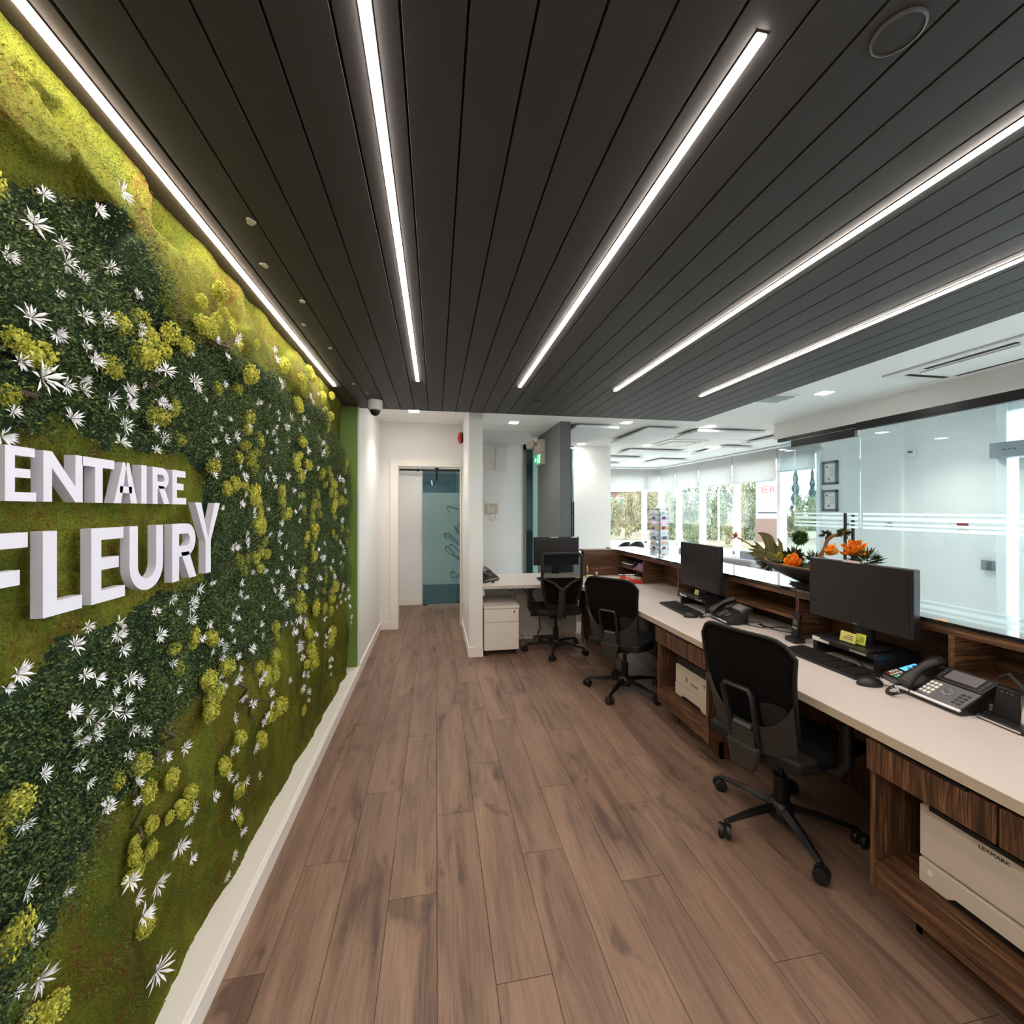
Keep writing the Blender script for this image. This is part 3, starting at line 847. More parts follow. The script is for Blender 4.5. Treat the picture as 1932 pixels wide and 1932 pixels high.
GPTS = [(0.938,2.138,0.043,0.061),(0.911,1.847,0.041,0.035),(0.949,1.832,0.065,0.051),(1.2,1.991,0.049,0.047),(1.25,1.938,0.072,0.063),(1.162,1.878,0.062,0.045),(0.908,1.743,0.029,0.038),(1.318,2.06,0.034,0.034),(1.315,2.011,0.045,0.052),(1.325,1.798,0.036,0.045),(1.702,2.329,0.104,0.054),(1.548,2.219,0.04,0.04),(1.708,2.254,0.066,0.027),(1.334,2.064,0.055,0.041),(1.324,2.014,0.059,0.041),(1.406,2.057,0.058,0.056),(1.375,1.992,0.054,0.047),(1.534,2.132,0.09,0.053),(1.473,2.046,0.056,0.046),(1.841,2.305,0.052,0.039),(1.863,2.249,0.049,0.059),(1.932,2.294,0.044,0.055),(1.94,2.212,0.038,0.058),(2.015,2.254,0.029,0.039),(1.819,2.068,0.064,0.067),(1.834,2.011,0.061,0.042),(1.655,1.964,0.032,0.043),(1.638,2.196,0.04,0.043),(1.348,1.798,0.051,0.045),(1.431,1.842,0.033,0.049),(1.909,1.915,0.052,0.054),(1.904,1.863,0.047,0.034),(1.453,1.75,0.033,0.033),(2.521,2.329,0.066,0.073),(2.652,2.298,0.07,0.053),(2.663,2.26,0.046,0.046),(2.864,2.419,0.049,0.049),(2.919,2.383,0.058,0.05),(3.303,2.367,0.053,0.062),(3.507,2.42,0.056,0.052),(3.303,2.327,0.049,0.044),(2.675,2.15,0.071,0.085),(3.164,2.191,0.076,0.063),(3.303,2.252,0.066,0.053),(3.397,2.291,0.041,0.041),(3.131,2.105,0.042,0.054),(3.214,2.151,0.043,0.047),(3.321,2.176,0.036,0.053),(3.197,2.066,0.034,0.047),(2.048,1.85,0.043,0.059),(2.606,1.927,0.059,0.045),(1.905,1.863,0.047,0.032),(2.611,1.922,0.06,0.055),(1.881,1.799,0.071,0.035),(1.819,1.742,0.038,0.041),(1.922,1.747,0.054,0.051),(2.001,1.783,0.045,0.038),(1.983,1.709,0.037,0.049),(1.626,1.689,0.048,0.045),(1.74,1.615,0.039,0.049),(1.796,1.638,0.044,0.054),(1.881,1.629,0.046,0.035),(1.948,1.603,0.055,0.081),(2.02,1.629,0.031,0.038),(2.029,1.575,0.031,0.046),(2.039,1.533,0.035,0.066),(2.108,1.489,0.032,0.052),(1.983,1.473,0.075,0.056),(2.039,1.448,0.046,0.046),(2.288,1.615,0.048,0.083),(2.325,1.568,0.035,0.044),(2.35,1.518,0.072,0.054),(2.548,1.8,0.054,0.093),(2.595,1.845,0.065,0.04),(2.73,1.804,0.058,0.058),(2.628,1.728,0.056,0.071),(3.072,1.779,0.054,0.077),(3.215,1.822,0.044,0.05),(3.266,1.776,0.044,0.07),(3.166,1.713,0.037,0.043),(3.319,1.722,0.058,0.064),(3.266,1.662,0.038,0.07),(3.374,1.653,0.052,0.059),(3.71,1.751,0.043,0.072),(3.549,1.611,0.069,0.069),(3.346,1.567,0.059,0.098),(3.814,1.594,0.037,0.112),(3.374,1.482,0.039,0.046),(3.814,1.944,0.052,0.082),(3.814,1.869,0.045,0.052),(2.678,1.623,0.036,0.036),(3.027,1.641,0.035,0.059),(2.861,1.585,0.044,0.044),(3.005,1.57,0.047,0.047),(2.822,1.552,0.044,0.049),(2.678,1.531,0.031,0.046),(3.027,1.506,0.047,0.047),(2.784,1.487,0.043,0.059),(2.784,1.418,0.07,0.064),(2.695,1.375,0.041,0.062),(2.841,1.366,0.033,0.06),(2.678,1.325,0.036,0.026),(2.803,1.314,0.032,0.038),(2.822,1.242,0.044,0.065),(2.803,1.276,0.032,0.032),(2.644,1.185,0.076,0.046),(2.628,1.132,0.05,0.05),(2.129,1.391,0.032,0.04),(2.068,1.353,0.035,0.047),(2.139,1.334,0.041,0.045),(2.01,1.332,0.038,0.046),(1.939,1.332,0.029,0.04),(1.849,1.336,0.035,0.056),(1.905,1.29,0.036,0.036),(2.068,1.279,0.039,0.039),(3.676,1.391,0.043,0.065),(3.924,1.35,0.046,0.054),(3.374,1.364,0.033,0.072),(3.868,1.262,0.038,0.091),(3.744,1.176,0.029,0.044),(3.66,1.07,0.043,0.071),(3.142,1.127,0.037,0.037),(3.166,1.081,0.031,0.049),(3.142,1.042,0.03,0.049),(3.346,1.08,0.039,0.039),(3.346,0.969,0.072,0.072),(3.095,0.984,0.036,0.048),(3.266,0.945,0.051,0.044),(3.166,1.971,0.037,0.037),(3.191,1.931,0.037,0.05),(3.488,1.317,0.034,0.054),(2.579,1.046,0.064,0.054),(2.459,1.052,0.047,0.033),(2.533,0.992,0.063,0.053),(2.652,0.97,0.046,0.056),(2.921,0.909,0.056,0.102),(3.072,0.869,0.042,0.083),(3.266,0.895,0.063,0.057),(3.266,0.806,0.044,0.108),(2.183,0.985,0.05,0.046),(2.228,0.931,0.034,0.051),(1.632,1.095,0.045,0.049),(1.523,1.128,0.037,0.059),(2.183,0.848,0.05,0.054),(1.727,0.961,0.061,0.055),(2.766,0.843,0.032,0.059),(2.748,0.79,0.053,0.058),(2.695,0.691,0.073,0.088),(2.712,0.628,0.063,0.073),(2.595,0.659,0.04,0.04),(3.374,0.617,0.072,0.092),(3.241,0.585,0.057,0.069),(2.001,0.861,0.045,0.049),(2.088,0.813,0.036,0.04),(2.058,0.785,0.043,0.051),(2.183,0.757,0.05,0.062),(2.205,0.79,0.034,0.034),(1.586,0.967,0.065,0.059),(1.687,0.887,0.05,0.057),(1.62,0.897,0.042,0.048),(1.603,0.857,0.059,0.059),(2.611,0.503,0.03,0.03),(2.652,0.374,0.031,0.056),(2.161,0.618,0.078,0.074),(2.118,0.593,0.072,0.048),(1.408,1.131,0.039,0.032),(1.441,1.061,0.036,0.043),(1.287,0.864,0.055,0.055),(1.229,0.859,0.033,0.047),(1.377,0.767,0.044,0.05),(1.318,0.771,0.045,0.051),(1.408,0.674,0.032,0.019),(1.81,0.654,0.052,0.052),(2.04,0.527,0.05,0.06),(1.688,0.618,0.045,0.056),(1.874,0.415,0.046,0.05),(1.883,0.295,0.029,0.046),(1.467,0.668,0.042,0.045),(1.409,0.655,0.043,0.043),(1.374,0.658,0.027,0.03),(1.328,0.674,0.037,0.04),(1.285,0.658,0.03,0.039),(1.328,0.605,0.034,0.046),(1.276,0.626,0.036,0.033),(1.285,0.586,0.03,0.033),(1.245,0.595,0.037,0.029),(1.272,0.446,0.044,0.041),(0.923,1.002,0.054,0.056),(0.905,0.948,0.026,0.048),(0.9,0.91,0.015,0.033),(0.923,0.763,0.05,0.072),(1.01,0.529,0.07,0.05),(0.977,0.55,0.06,0.029)]
DARK = [(0.3,2.023),(0.94,2.102),(0.981,2.121),(1.014,2.176),(1.063,2.217),(1.118,2.228),(1.196,2.283),(1.269,2.32),(1.313,2.301),(1.375,2.258),(1.399,2.157),(1.436,2.111),(1.532,2.086),(1.774,2.131),(2.006,2.158),(2.212,2.188),(2.389,2.189),(2.646,2.202),(2.97,2.218),(3.312,2.203),(3.747,2.118),(4.002,1.828),(4.071,1.353),(3.957,0.985),(3.808,0.85),(3.39,0.888),(2.97,0.955),(2.725,0.974),(2.646,0.915),(2.314,0.945),(2.18,0.87),(2.006,0.904),(1.859,0.908),(1.774,0.883),(1.532,0.913),(1.443,0.881),(1.375,0.878),(1.341,0.808),(1.259,0.789),(1.18,0.792),(1.118,0.765),(1.063,0.718),(1.032,0.67),(0.991,0.637),(0.96,0.6),(0.94,0.592),(0.3,0.604),(0.3,1.213),(0.94,1.204),(0.997,1.215),(1.05,1.258),(1.133,1.255),(1.223,1.257),(1.269,1.279),(1.352,1.297),(1.475,1.297),(1.643,1.285),(1.668,1.374),(1.654,1.542),(1.626,1.669),(1.517,1.718),(1.375,1.707),(1.269,1.714),(1.164,1.698),(1.104,1.724),(1.044,1.718),(1.003,1.676),(0.94,1.70),(0.3,1.70)]
BRANCHES = [[(0.916,1.755),(0.945,1.753),(0.972,1.743),(0.986,1.723)],[(1.363,1.901),(1.318,1.876),(1.28,1.856)],[(1.618,2.121),(1.69,2.121),(1.749,2.157),(1.812,2.201)],[(1.835,0.862),(1.881,0.817),(1.895,0.773),(2.008,0.714),(2.124,0.644)],[(1.89,0.775),(1.905,0.732),(1.955,0.68),(1.965,0.644)],[(1.368,0.91),(1.392,0.882),(1.382,0.864),(1.352,0.859),(1.329,0.842),(1.307,0.812),(1.297,0.776),(1.292,0.751),(1.301,0.688)],[(1.301,0.688),(1.292,0.666),(1.28,0.647)],[(2.579,0.931),(2.608,0.848),(2.589,0.779)],[(3.258,2.269),(3.086,2.2),(3.019,2.16)]]
LOBES = [(0.99,2.342,0.149,0.081),(1.025,2.499,0.141,0.084),(0.958,2.371,0.065,0.078),(1.149,2.541,0.096,0.096),(1.272,2.414,0.162,0.126),(1.498,2.206,0.238,0.194),(1.43,2.236,0.123,0.082),(2.152,2.207,0.224,0.16),(1.836,2.102,0.135,0.108),(2.817,2.329,0.255,0.17),(3.058,2.257,0.186,0.278),(1.675,2.218,0.195,0.146)]
nr = np.random.default_rng(11)


def inpoly(y, z, poly):
    y = np.asarray(y)
    z = np.asarray(z)
    inside = np.zeros(y.shape, bool)
    n = len(poly)
    for i in range(n):
        y0, z0 = poly[i]
        y1, z1 = poly[(i + 1) % n]
        cond = (z0 > z) != (z1 > z)
        xi = (y1 - y0) * (z - z0) / (z1 - z0 + 1e-12) + y0
        inside ^= cond & (y < xi)
    return inside


def vnoise(y, z, s, seed):
    """smooth value noise"""
    g = np.random.default_rng(seed).random((64, 64))
    a, b = y / s, z / s
    i, j = np.floor(a).astype(int), np.floor(b).astype(int)
    fa, fb = a - i, b - j
    fa, fb = fa * fa * (3 - 2 * fa), fb * fb * (3 - 2 * fb)
    G = lambda p, q: g[p % 64, q % 64]
    return (G(i, j) * (1 - fa) + G(i + 1, j) * fa) * (1 - fb) + (G(i, j + 1) * (1 - fa) + G(i + 1, j + 1) * fa) * fb


def moss_x(y, z):
    """how far the moss surface stands off: world x"""
    y = np.asarray(y, float)
    z = np.asarray(z, float)
    up0 = np.clip((z - 1.95) / 0.2, 0, 1)
    h = -0.055 * up0 + 0.030 * vnoise(y, z, 0.42, 1) + 0.022 * vnoise(y * 1.6, z * 0.7, 0.2, 2) + 0.008 * vnoise(y, z, 0.06, 3)
    up = np.clip((z - 1.95) / 0.35, 0, 1)
    for (ly, lz, ry, rz) in LOBES:
        d = ((y - ly) / ry) ** 2 + ((z - lz) / rz) ** 2
        h = np.maximum(h, np.where(d < 1, -0.045 + 0.105 * np.clip(1 - d, 0, 1) ** 0.42, -1))
    sg = np.clip(1 - ((y - 1.2) / 0.62) ** 4 - ((z - 1.5) / 0.26) ** 4, 0, 1)
    h = h * (1 - sg) + 0.02 * sg
    low = np.clip((0.5 - z) / 0.4, 0, 1)
    low = np.clip((1.15 - z) / 0.5, 0, 1)
    fold = 1 - np.abs(2 * vnoise(y + 0.25 * z, z * 0.35, 0.16, 5) - 1)
    h = h + 0.048 * low * np.clip((z - 0.1) / 0.35, 0.12, 1) * (fold ** 1.6 - 0.35) + 0.05 * up0 * (vnoise(y + 0.3 * z, z, 0.13, 31) - 0.5)
    end = np.clip((y - 3.95) / 0.18, 0, 1)
    h = h * (1 - end) - 0.05 * end
    edge = np.clip((z - 2.40) / 0.08, 0, 1)
    h = np.where(z > 2.40, h * (1 - edge * 0.55), h)
    cap = -0.738 - 0.078 * np.clip((z - 2.02) / 0.36, 0, 1)
    return np.minimum(-0.815 + h, cap)


def moss_material():
    m = mat('preserved_moss', (0.1, 0.13, 0.02, 1), 0.95, spec=0.1)
    nt = m.node_tree
    b = nt.nodes['Principled BSDF']
    geo = nt.nodes.new('ShaderNodeNewGeometry')
    pos = geo.outputs['Position']
    a = noise(nt, pos, 3.2, 4, 0.6, 0.6)
    f = noise(nt, pos, 210, 3, 0.6)
    r1 = ramp(nt, [(0.28, s2l(66, 74, 26)), (0.45, s2l(90, 98, 30)), (0.6, s2l(116, 118, 40)), (0.75, s2l(82, 90, 28))])
    nt.links.new(a, r1.inputs[0])
    # rusty patches
    v = mapping(nt, pos, (1, 1, 0.55))
    rr = noise(nt, v, 7.5, 5, 0.7, 1.0)
    r2 = ramp(nt, [(0.47, (0, 0, 0, 1)), (0.62, (0.8, 0.8, 0.8, 1))])
    nt.links.new(rr, r2.inputs[0])
    f2 = noise(nt, pos, 95, 2, 0.5)
    r3 = ramp(nt, [(0.4, (0, 0, 0, 1)), (0.58, (1, 1, 1, 1))])
    nt.links.new(f2, r3.inputs[0])
    mk = mixc(nt, 1.0, r2.outputs[0], r3.outputs[0], 'MULTIPLY')
    c = mixc(nt, mk, r1.outputs[0], s2l(104, 56, 34))
    r4 = ramp(nt, [(0.3, (0.45, 0.45, 0.4, 1)), (0.62, (1.15, 1.15, 1.1, 1))])
    nt.links.new(f, r4.inputs[0])
    c = mixc(nt, 0.85, c, r4.outputs[0], 'MULTIPLY')
    nt.links.new(c, b.inputs['Base Color'])
    bp = nt.nodes.new('ShaderNodeBump')
    bp.inputs['Strength'].default_value = 0.9
    bp.inputs['Distance'].default_value = 0.006
    nt.links.new(f, bp.inputs['Height'])
    nt.links.new(bp.outputs['Normal'], b.inputs['Normal'])
    return m


M['moss'] = moss_material()
def leafmat(name, cols, rough=0.6, scale=40):
    m = mat(name, cols[0], rough, spec=0.25)
    nt = m.node_tree
    geo = nt.nodes.new('ShaderNodeNewGeometry')
    r = ramp(nt, [(0.3 + 0.4 * i / (len(cols) - 1), c) for i, c in enumerate(cols)])
    n = noise(nt, geo.outputs['Position'], scale, 2)
    nt.links.new(n, r.inputs[0])
    nt.links.new(r.outputs[0], nt.nodes['Principled BSDF'].inputs['Base Color'])
    return m
M['fern'] = leafmat('dark_green_foliage', [s2l(34, 48, 30), s2l(64, 84, 50), s2l(90, 108, 62), s2l(138, 140, 68)], 0.55, 70)
M['moss_hair'] = leafmat('moss_fibre', [s2l(78, 86, 30), s2l(104, 110, 36), s2l(134, 132, 52)], 0.9, 5)
M['petal'] = mat('white_petal', s2l(240, 236, 240), 0.6)
M['lichen'] = leafmat('yellow_green_lichen', [s2l(138, 138, 44), s2l(180, 178, 66), s2l(212, 206, 104)], 0.7, 60)
M['bark'] = mat('brown_twig', s2l(74, 56, 44), 0.8)

moss = thing('moss_wall', 'green preserved moss wall with white flowers, dark foliage and yellow lichen tufts', 'plant wall', (0, 0, 0))

# moss body
ny, nz = 340, 210
Y, Z = np.meshgrid(np.linspace(-0.6, 4.134, ny), np.linspace(0.086, 2.488, nz), indexing='ij')
X = moss_x(Y, Z) + 0.004 * (nr.random(Y.shape) - 0.5)
V = np.stack([X, Y, Z], -1).reshape(-1, 3)
I = np.arange(ny * nz).reshape(ny, nz)
F = np.stack([I[:-1, :-1], I[1:, :-1], I[1:, 1:], I[:-1, 1:]], -1).reshape(-1, 4)
fy, fz = (Y[:-1, :-1] + Y[1:, 1:]) / 2, (Z[:-1, :-1] + Z[1:, 1:]) / 2
under = inpoly(fy + 0.05 * (vnoise(fy, fz, 0.05, 21) - .5), fz + 0.05 * (vnoise(fy, fz, 0.05, 22) - .5), DARK).reshape(-1)
M['under'] = leafmat('dark_moss_base', [s2l(16, 30, 18), s2l(28, 46, 26), s2l(40, 58, 30)], 0.9, 30)
np_mesh('moss_mat', V, F, [M['moss'], M['under']], moss, True, mi=under.astype(np.int32))

def blades(y, z, ln, wd, spread, lift):
    """thin two-triangle leaves rooted on the moss; returns V, F"""
    n = len(y)
    base = np.stack([moss_x(y, z) + lift, y, z], -1)
    d = np.stack([np.full(n, 1.0), nr.normal(0, spread, n), nr.normal(0.0, spread, n)], -1)
    d /= np.linalg.norm(d, axis=1, keepdims=True)
    s = np.cross(d, nr.normal(0, 1, (n, 3)))
    s /= np.linalg.norm(s, axis=1, keepdims=True) + 1e-9
    L, Wd = ln[:, None], wd[:, None]
    tip = base + d * L
    tip[:, 2] -= 0.2 * ln
    mid = base + d * L * 0.5
    V = np.stack([base, mid + s * Wd, tip, mid - s * Wd], 1).reshape(-1, 3)
    F = np.arange(4 * n).reshape(n, 4)
    return V, F

# short moss fibres
n = 90000
y = 0.55 + 3.5 * nr.random(n) ** 1.35
z = 0.09 + 2.38 * nr.random(n)
k = ~inpoly(y, z, DARK)
y, z = y[k], z[k]
V, F = blades(y, z, 0.005 + 0.005 * nr.random(len(y)), np.full(len(y), 0.0009), 0.55, -0.001)
np_mesh('moss_fibres', V, F, M['moss_hair'], moss, False, 'stuff')

# dark foliage: sprigs of small leaves
ns = 10500
sy = 0.32 + 3.74 * nr.random(ns * 3) ** 1.15
szz = 0.12 + 2.25 * nr.random(ns * 3)
k = inpoly(sy + 0.03 * (nr.random(ns * 3) - .5), szz + 0.03 * (nr.random(ns * 3) - .5), DARK)
sy, szz = sy[k][:ns], szz[k][:ns]
m_ = 34
yy = np.repeat(sy, m_)
zz = np.repeat(szz, m_)
n = len(yy)
cx = moss_x(yy, zz)
gap = 0.3 + 1.1 * vnoise(yy, zz, 0.07, 9)
t = nr.random(n)
off = nr.normal(0, 0.017, (n, 3))
root = np.stack([cx + 0.0 + 0.050 * t * gap, yy, zz], -1) + off * np.array([0.35, 1, 1])
d = nr.normal(0, 1, (n, 3)) + np.array([0.7, 0, 0.15])
d /= np.linalg.norm(d, axis=1, keepdims=True)
s = np.cross(d, nr.normal(0, 1, (n, 3)))
s /= np.linalg.norm(s, axis=1, keepdims=True)
ln = (0.0042 + 0.0062 * nr.random(n))[:, None]
wd = ln * 0.24
mid = root + d * ln * 0.5 + np.cross(s, d) * ln * 0.12
V = np.stack([root, mid + s * wd, root + d * ln, mid - s * wd], 1).reshape(-1, 3)
np_mesh('foliage', V, np.arange(4 * n).reshape(n, 4), M['fern'], moss, False, 'stuff')

# white star flowers: four petal layouts, shared by all
def flower_mesh(seed, n):
    q = random.Random(seed)
    mb = MB()
    for i in range(n):
        a = 2 * PI * (i + q.uniform(-.3, .3)) / n
        tilt = q.uniform(0.25, 1.15)
        L = q.uniform(0.75, 1.0)
        d = Vector((math.sin(tilt), math.cos(tilt) * math.cos(a), math.cos(tilt) * math.sin(a)))
        s = d.cross(Vector((1, 0.1, 0.05))).normalized()
        u = s.cross(d).normalized()
        w = 0.075
        b0, m1, tp = d * 0.06, d * 0.6 * L, d * L
        mb.add([b0, m1 + s * w, tp - u * 0.08, m1 - s * w, m1 + u * 0.05, m1 - u * 0.05], [(0, 1, 4), (4, 1, 2), (4, 2, 3), (0, 4, 3), (0, 5, 1), (5, 2, 1), (5, 3, 2), (0, 3, 5)])
    return mb
fl = []
for k_ in range(4):
    fl.append(flower_mesh(20 + k_, (14, 18, 20, 16)[k_]).build('white_flower', M['petal'], moss))
used = set()
for i, (y, z, sz) in enumerate(WPTS):
    b = fl[i % 4]
    o = b if (i % 4) not in used else b.copy()
    if o is not b:
        COL.objects.link(o)
    used.add(i % 4)
    o.location = (float(moss_x(y, z)) + (0.012 if y < 1.5 and 1.29 < z < 1.70 else 0.036) + 0.1 * sz, y, z)
    r = max(sz, 0.022) * 0.72
    o.scale = (r * 0.9, r, r)
    o.rotation_euler = (rnd.uniform(0, 6.28), rnd.uniform(-0.35, 0.35), rnd.uniform(-0.45, 0.35))

# yellow-green lichen tufts
def tuft_mesh(seed, n=190):
    q = random.Random(seed)
    mb = MB()
    for i in range(n):
        zc = 1 - 2 * (i + 0.5) / n
        a = i * 2.39996 + q.uniform(-.3, .3)
        rr = math.sqrt(max(0, 1 - zc * zc))
        d = Vector((0.25 + 0.75 * rr * math.cos(a), rr * math.sin(a), zc))
        if d.x < -0.25:
            continue
        c = d * q.uniform(0.62, 0.95)
        r = q.uniform(0.075, 0.12)
        vs = [c + Vector(v) * r for v in ((1, 0, 0), (-1, 0, 0), (0, 1, 0), (0, -1, 0), (0, 0, 1), (0, 0, -1))]
        vs = [v + Vector((q.uniform(-.4, .4), q.uniform(-.4, .4), q.uniform(-.4, .4))) * r for v in vs]
        mb.add(vs, [(0, 2, 4), (2, 1, 4), (1, 3, 4), (3, 0, 4), (2, 0, 5), (1, 2, 5), (3, 1, 5), (0, 3, 5)])
    mb.lathe([(0.3, -0.5), (0.5, -0.25), (0.55, 0.1), (0.4, 0.4), (0.1, 0.55)], 8)
    return mb
tf = [tuft_mesh(40 + k_).build('lichen_tuft', M['lichen'], moss) for k_ in range(4)]
used = set()
for i, (y, z, w, h) in enumerate(GPTS):
    b = tf[i % 4]
    o = b if (i % 4) not in used else b.copy()
    if o is not b:
        COL.objects.link(o)
    used.add(i % 4)
    rz_, ry_ = h * 0.68, w * 0.6
    e = min(rz_, ry_)
    o.location = (float(moss_x(y, z)) + 0.012 + 0.5 * e, y, z)
    o.scale = (e, min(ry_, e * 1.5), min(rz_, e * 1.9))
    o.rotation_euler = (rnd.uniform(-0.4, 0.4), rnd.uniform(-.3, .3), rnd.uniform(-.3, .3))

for br in BRANCHES:
    pts = []
    for k_, (y, z) in enumerate(br):
        pts.append((float(moss_x(y, z)) + 0.02 + 0.02 * math.sin(k_ * 2.1), y, z))
    MB().tube(pts, [0.006 - 0.003 * k_ / len(pts) for k_ in range(len(pts))], 6).build('branch', M['bark'], moss, smooth=True)

# ------------------------------------------------------------------ raised sign letters
M['letter'] = mat('white_letter', s2l(216, 212, 225), 0.5)
LX0, LX1 = -0.771, -0.750
def glyph(ch, y0, y1, z0, z1, st, fy=None):
    """strokes of one letter on the plane x; returns an MB. st = stroke width"""
    mb = MB()
    P = lambda *p: mb.prism(list(p), LX0, LX1, 'x')
    box = lambda a, b, c, d: P((a, c), (b, c), (b, d), (a, d))
    w, h = y1 - y0, z1 - z0
    st_z = st * 0.92
    if ch in 'EFL':
        box(y0, y0 + st, z0, z1)
        if ch in 'EL':
            box(y0 + st, y1, z0, z0 + st_z)
        if ch in 'EF':
            box(y0 + st, y1 - 0.05 * w, z1 - st_z, z1)
            box(y0 + st, y1 - 0.2 * w, z0 + 0.5 * h - st_z * .4, z0 + 0.5 * h + st_z * .6)
    if ch == 'N':
        box(y0, y0 + st, z0, z1)
        box(y1 - st, y1, z0, z1)
        P((y0 + st, z1), (y0 + st, z1 - st * 1.7), (y1 - st, z0), (y1 - st, z0 + st * 1.7))
    if ch == 'T':
        c = (y0 + y1) / 2
        box(y0, y1, z1 - st_z, z1)
        box(c - st / 2, c + st / 2, z0, z1 - st_z)
    if ch == 'I':
        box(y0, y1, z0, z1)
    if ch == 'A':
        c = (y0 + y1) / 2
        P((y0, z0), (y0 + st * 1.05, z0), (c + st * .12, z1), (c - st * .5, z1))
        P((y1 - st * 1.05, z0), (y1, z0), (c + st * .5, z1), (c - st * .12, z1))
        box(y0 + 0.24 * w, y1 - 0.24 * w, z0 + 0.25 * h, z0 + 0.25 * h + st_z * .8)
    if ch == 'Y':
        c = (y0 + y1) / 2
        box(c - st / 2, c + st / 2, z0, z0 + 0.46 * h)
        P((c - st / 2, z0 + 0.46 * h), (c + st * .1, z0 + .46 * h), (y0 + st * 1.1, z1), (y0, z1))
        P((c - st * .1, z0 + 0.46 * h), (c + st / 2, z0 + .46 * h), (y1, z1), (y1 - st * 1.1, z1))
    if ch == 'U':
        r = w / 2
        c = (y0 + y1) / 2
        box(y0, y0 + st, z0 + r, z1)
        box(y1 - st, y1, z0 + r, z1)
        N = 18
        for k in range(N):
            a0, a1 = PI + PI * k / N, PI + PI * (k + 1) / N
            P((c + r * math.cos(a0), z0 + r + r * math.sin(a0)), (c + r * math.cos(a1), z0 + r + r * math.sin(a1)),
              (c + (r - st) * math.cos(a1), z0 + r + (r - st) * math.sin(a1)), (c + (r - st) * math.cos(a0), z0 + r + (r - st) * math.sin(a0)))
    if ch == 'R':
        box(y0, y0 + st, z0, z1)
        r = 0.29 * h
        cz = z1 - r
        cy = y1 - r - 0.02 * w
        box(y0 + st, cy, z1 - st_z, z1)
        box(y0 + st, cy, cz - r, cz - r + st_z)
        N = 16
        for k in range(N):
            a0, a1 = -PI / 2 + PI * k / N, -PI / 2 + PI * (k + 1) / N
            ri = r - st_z
            P((cy + r * math.cos(a0), cz + r * math.sin(a0)), (cy + r * math.cos(a1), cz + r * math.sin(a1)),
              (cy + ri * math.cos(a1), cz + ri * math.sin(a1)), (cy + ri * math.cos(a0), cz + ri * math.sin(a0)))
        P((y1 - st * 1.1, z0), (y1 + 0.02 * w, z0), (cy + .1 * w, cz - r + st_z * .4), (cy - st * .9, cz - r + st_z * .4))
    return mb


UP, LO = (1.555, 1.655), (1.328, 1.497)
letters = [('E', 0.901, 0.961, UP, 0.018, 'first letter E of the upper word, at the left edge'),
           ('N', 0.976, 1.070, UP, 0.019, 'letter N of the upper word'),
           ('T', 1.068, 1.162, UP, 0.022, 'letter T of the upper word'),
           ('A', 1.161, 1.241, UP, 0.022, 'letter A of the upper word'),
           ('I', 1.256, 1.277, UP, 0.022, 'letter I of the upper word'),
           ('R', 1.301, 1.373, UP, 0.021, 'letter R of the upper word'),
           ('E', 1.389, 1.458, UP, 0.021, 'last letter E of the upper word'),
           ('F', 0.845, 0.949, LO, 0.030, 'large letter F of the lower word, cut by the picture edge'),
           ('L', 0.975, 1.068, LO, 0.031, 'large letter L of the lower word'),
           ('E', 1.093, 1.197, LO, 0.029, 'large letter E of the lower word'),
           ('U', 1.213, 1.346, LO, 0.030, 'large letter U of the lower word'),
           ('R', 1.388, 1.512, LO, 0.033, 'large letter R of the lower word'),
           ('Y', 1.507, 1.665, (1.328, 1.562), 0.033, 'tall letter Y that ends the lower word')]
for ch, y0, y1, (z0, z1), st, lab in letters:
    t = thing('sign_letter', 'white block ' + lab, 'letter', (0, 0, 0), group='raised white letters on the moss wall')
    glyph(ch, y0, y1, z0, z1, st).build('face', M['letter'], t)
    pm = MB()
    yc = (y0 + y1) / 2 if ch in 'TIY' else y0 + st / 2
    for zz_ in (z0 + 0.012, (z1 - 0.012 if ch not in 'AY' else z0 + 0.03)):
        pm = MB().tube([(-0.84, yc, zz_), (LX0 + 0.001, yc, zz_)], 0.0018, 6)
        pm.build('stud', M['chrome'], t)
# ------------------------------------------------------------------ worktops
DZ = 0.74
wt = thing('worktop', 'long cream laminate reception worktop running along the counter with beige front edge', 'worktop', (0, 0, 0))
MB().prism([(1.577, 0.25), (2.438, 0.25), (2.438, 4.9), (1.742, 4.9), (1.462, 4.26), (1.577, 3.98)], DZ - 0.036, DZ, 'z').build('slab', M['desk'], wt)
MB().box(1.5745, 1.577, 0.25, 3.98, DZ - 0.036, DZ - 0.0005).build('edge_band', M['desk_edge'], wt)
MB().prism([(1.4605, 4.259), (1.4625, 4.262), (1.5785, 3.981), (1.5745, 3.979)], DZ - 0.036, DZ - 0.0005, 'z').build('edge_band', M['desk_edge'], wt)
MB().box(2.27, 2.30, 0.25, 4.3, 0.0, DZ - 0.036).build('modesty_panel', M['walnut_z'], wt)
MB().box(1.75, 2.26, 4.80, 4.84, 0.0, DZ - 0.036).build('modesty_panel', M['walnut_z'], wt)
MB().box(1.745, 1.79, 4.845, 4.89, 0.0, DZ - 0.036).build('leg', M['black_metal'], wt)
wl = thing('worktop', 'white worktop of the back desk against the partition end', 'worktop', (0, 0, 0))
MB().prism([(0.487, 4.44), (1.405, 4.40), (1.452, 4.274), (1.733, 4.908), (1.733, 5.23), (0.487, 5.23)], DZ - 0.036, DZ, 'z').build('slab', M['desk'], wl, 0.002)
MB().box(0.50, 1.74, 5.14, 5.165, 0.0, DZ - 0.036).build('modesty_panel', M['grey_plastic'] if False else M['white_plastic'], wl)
MB().box(0.488, 0.515, 4.52, 5.14, 0.62, DZ - 0.036).build('bracket', M['white_plastic'], wl)
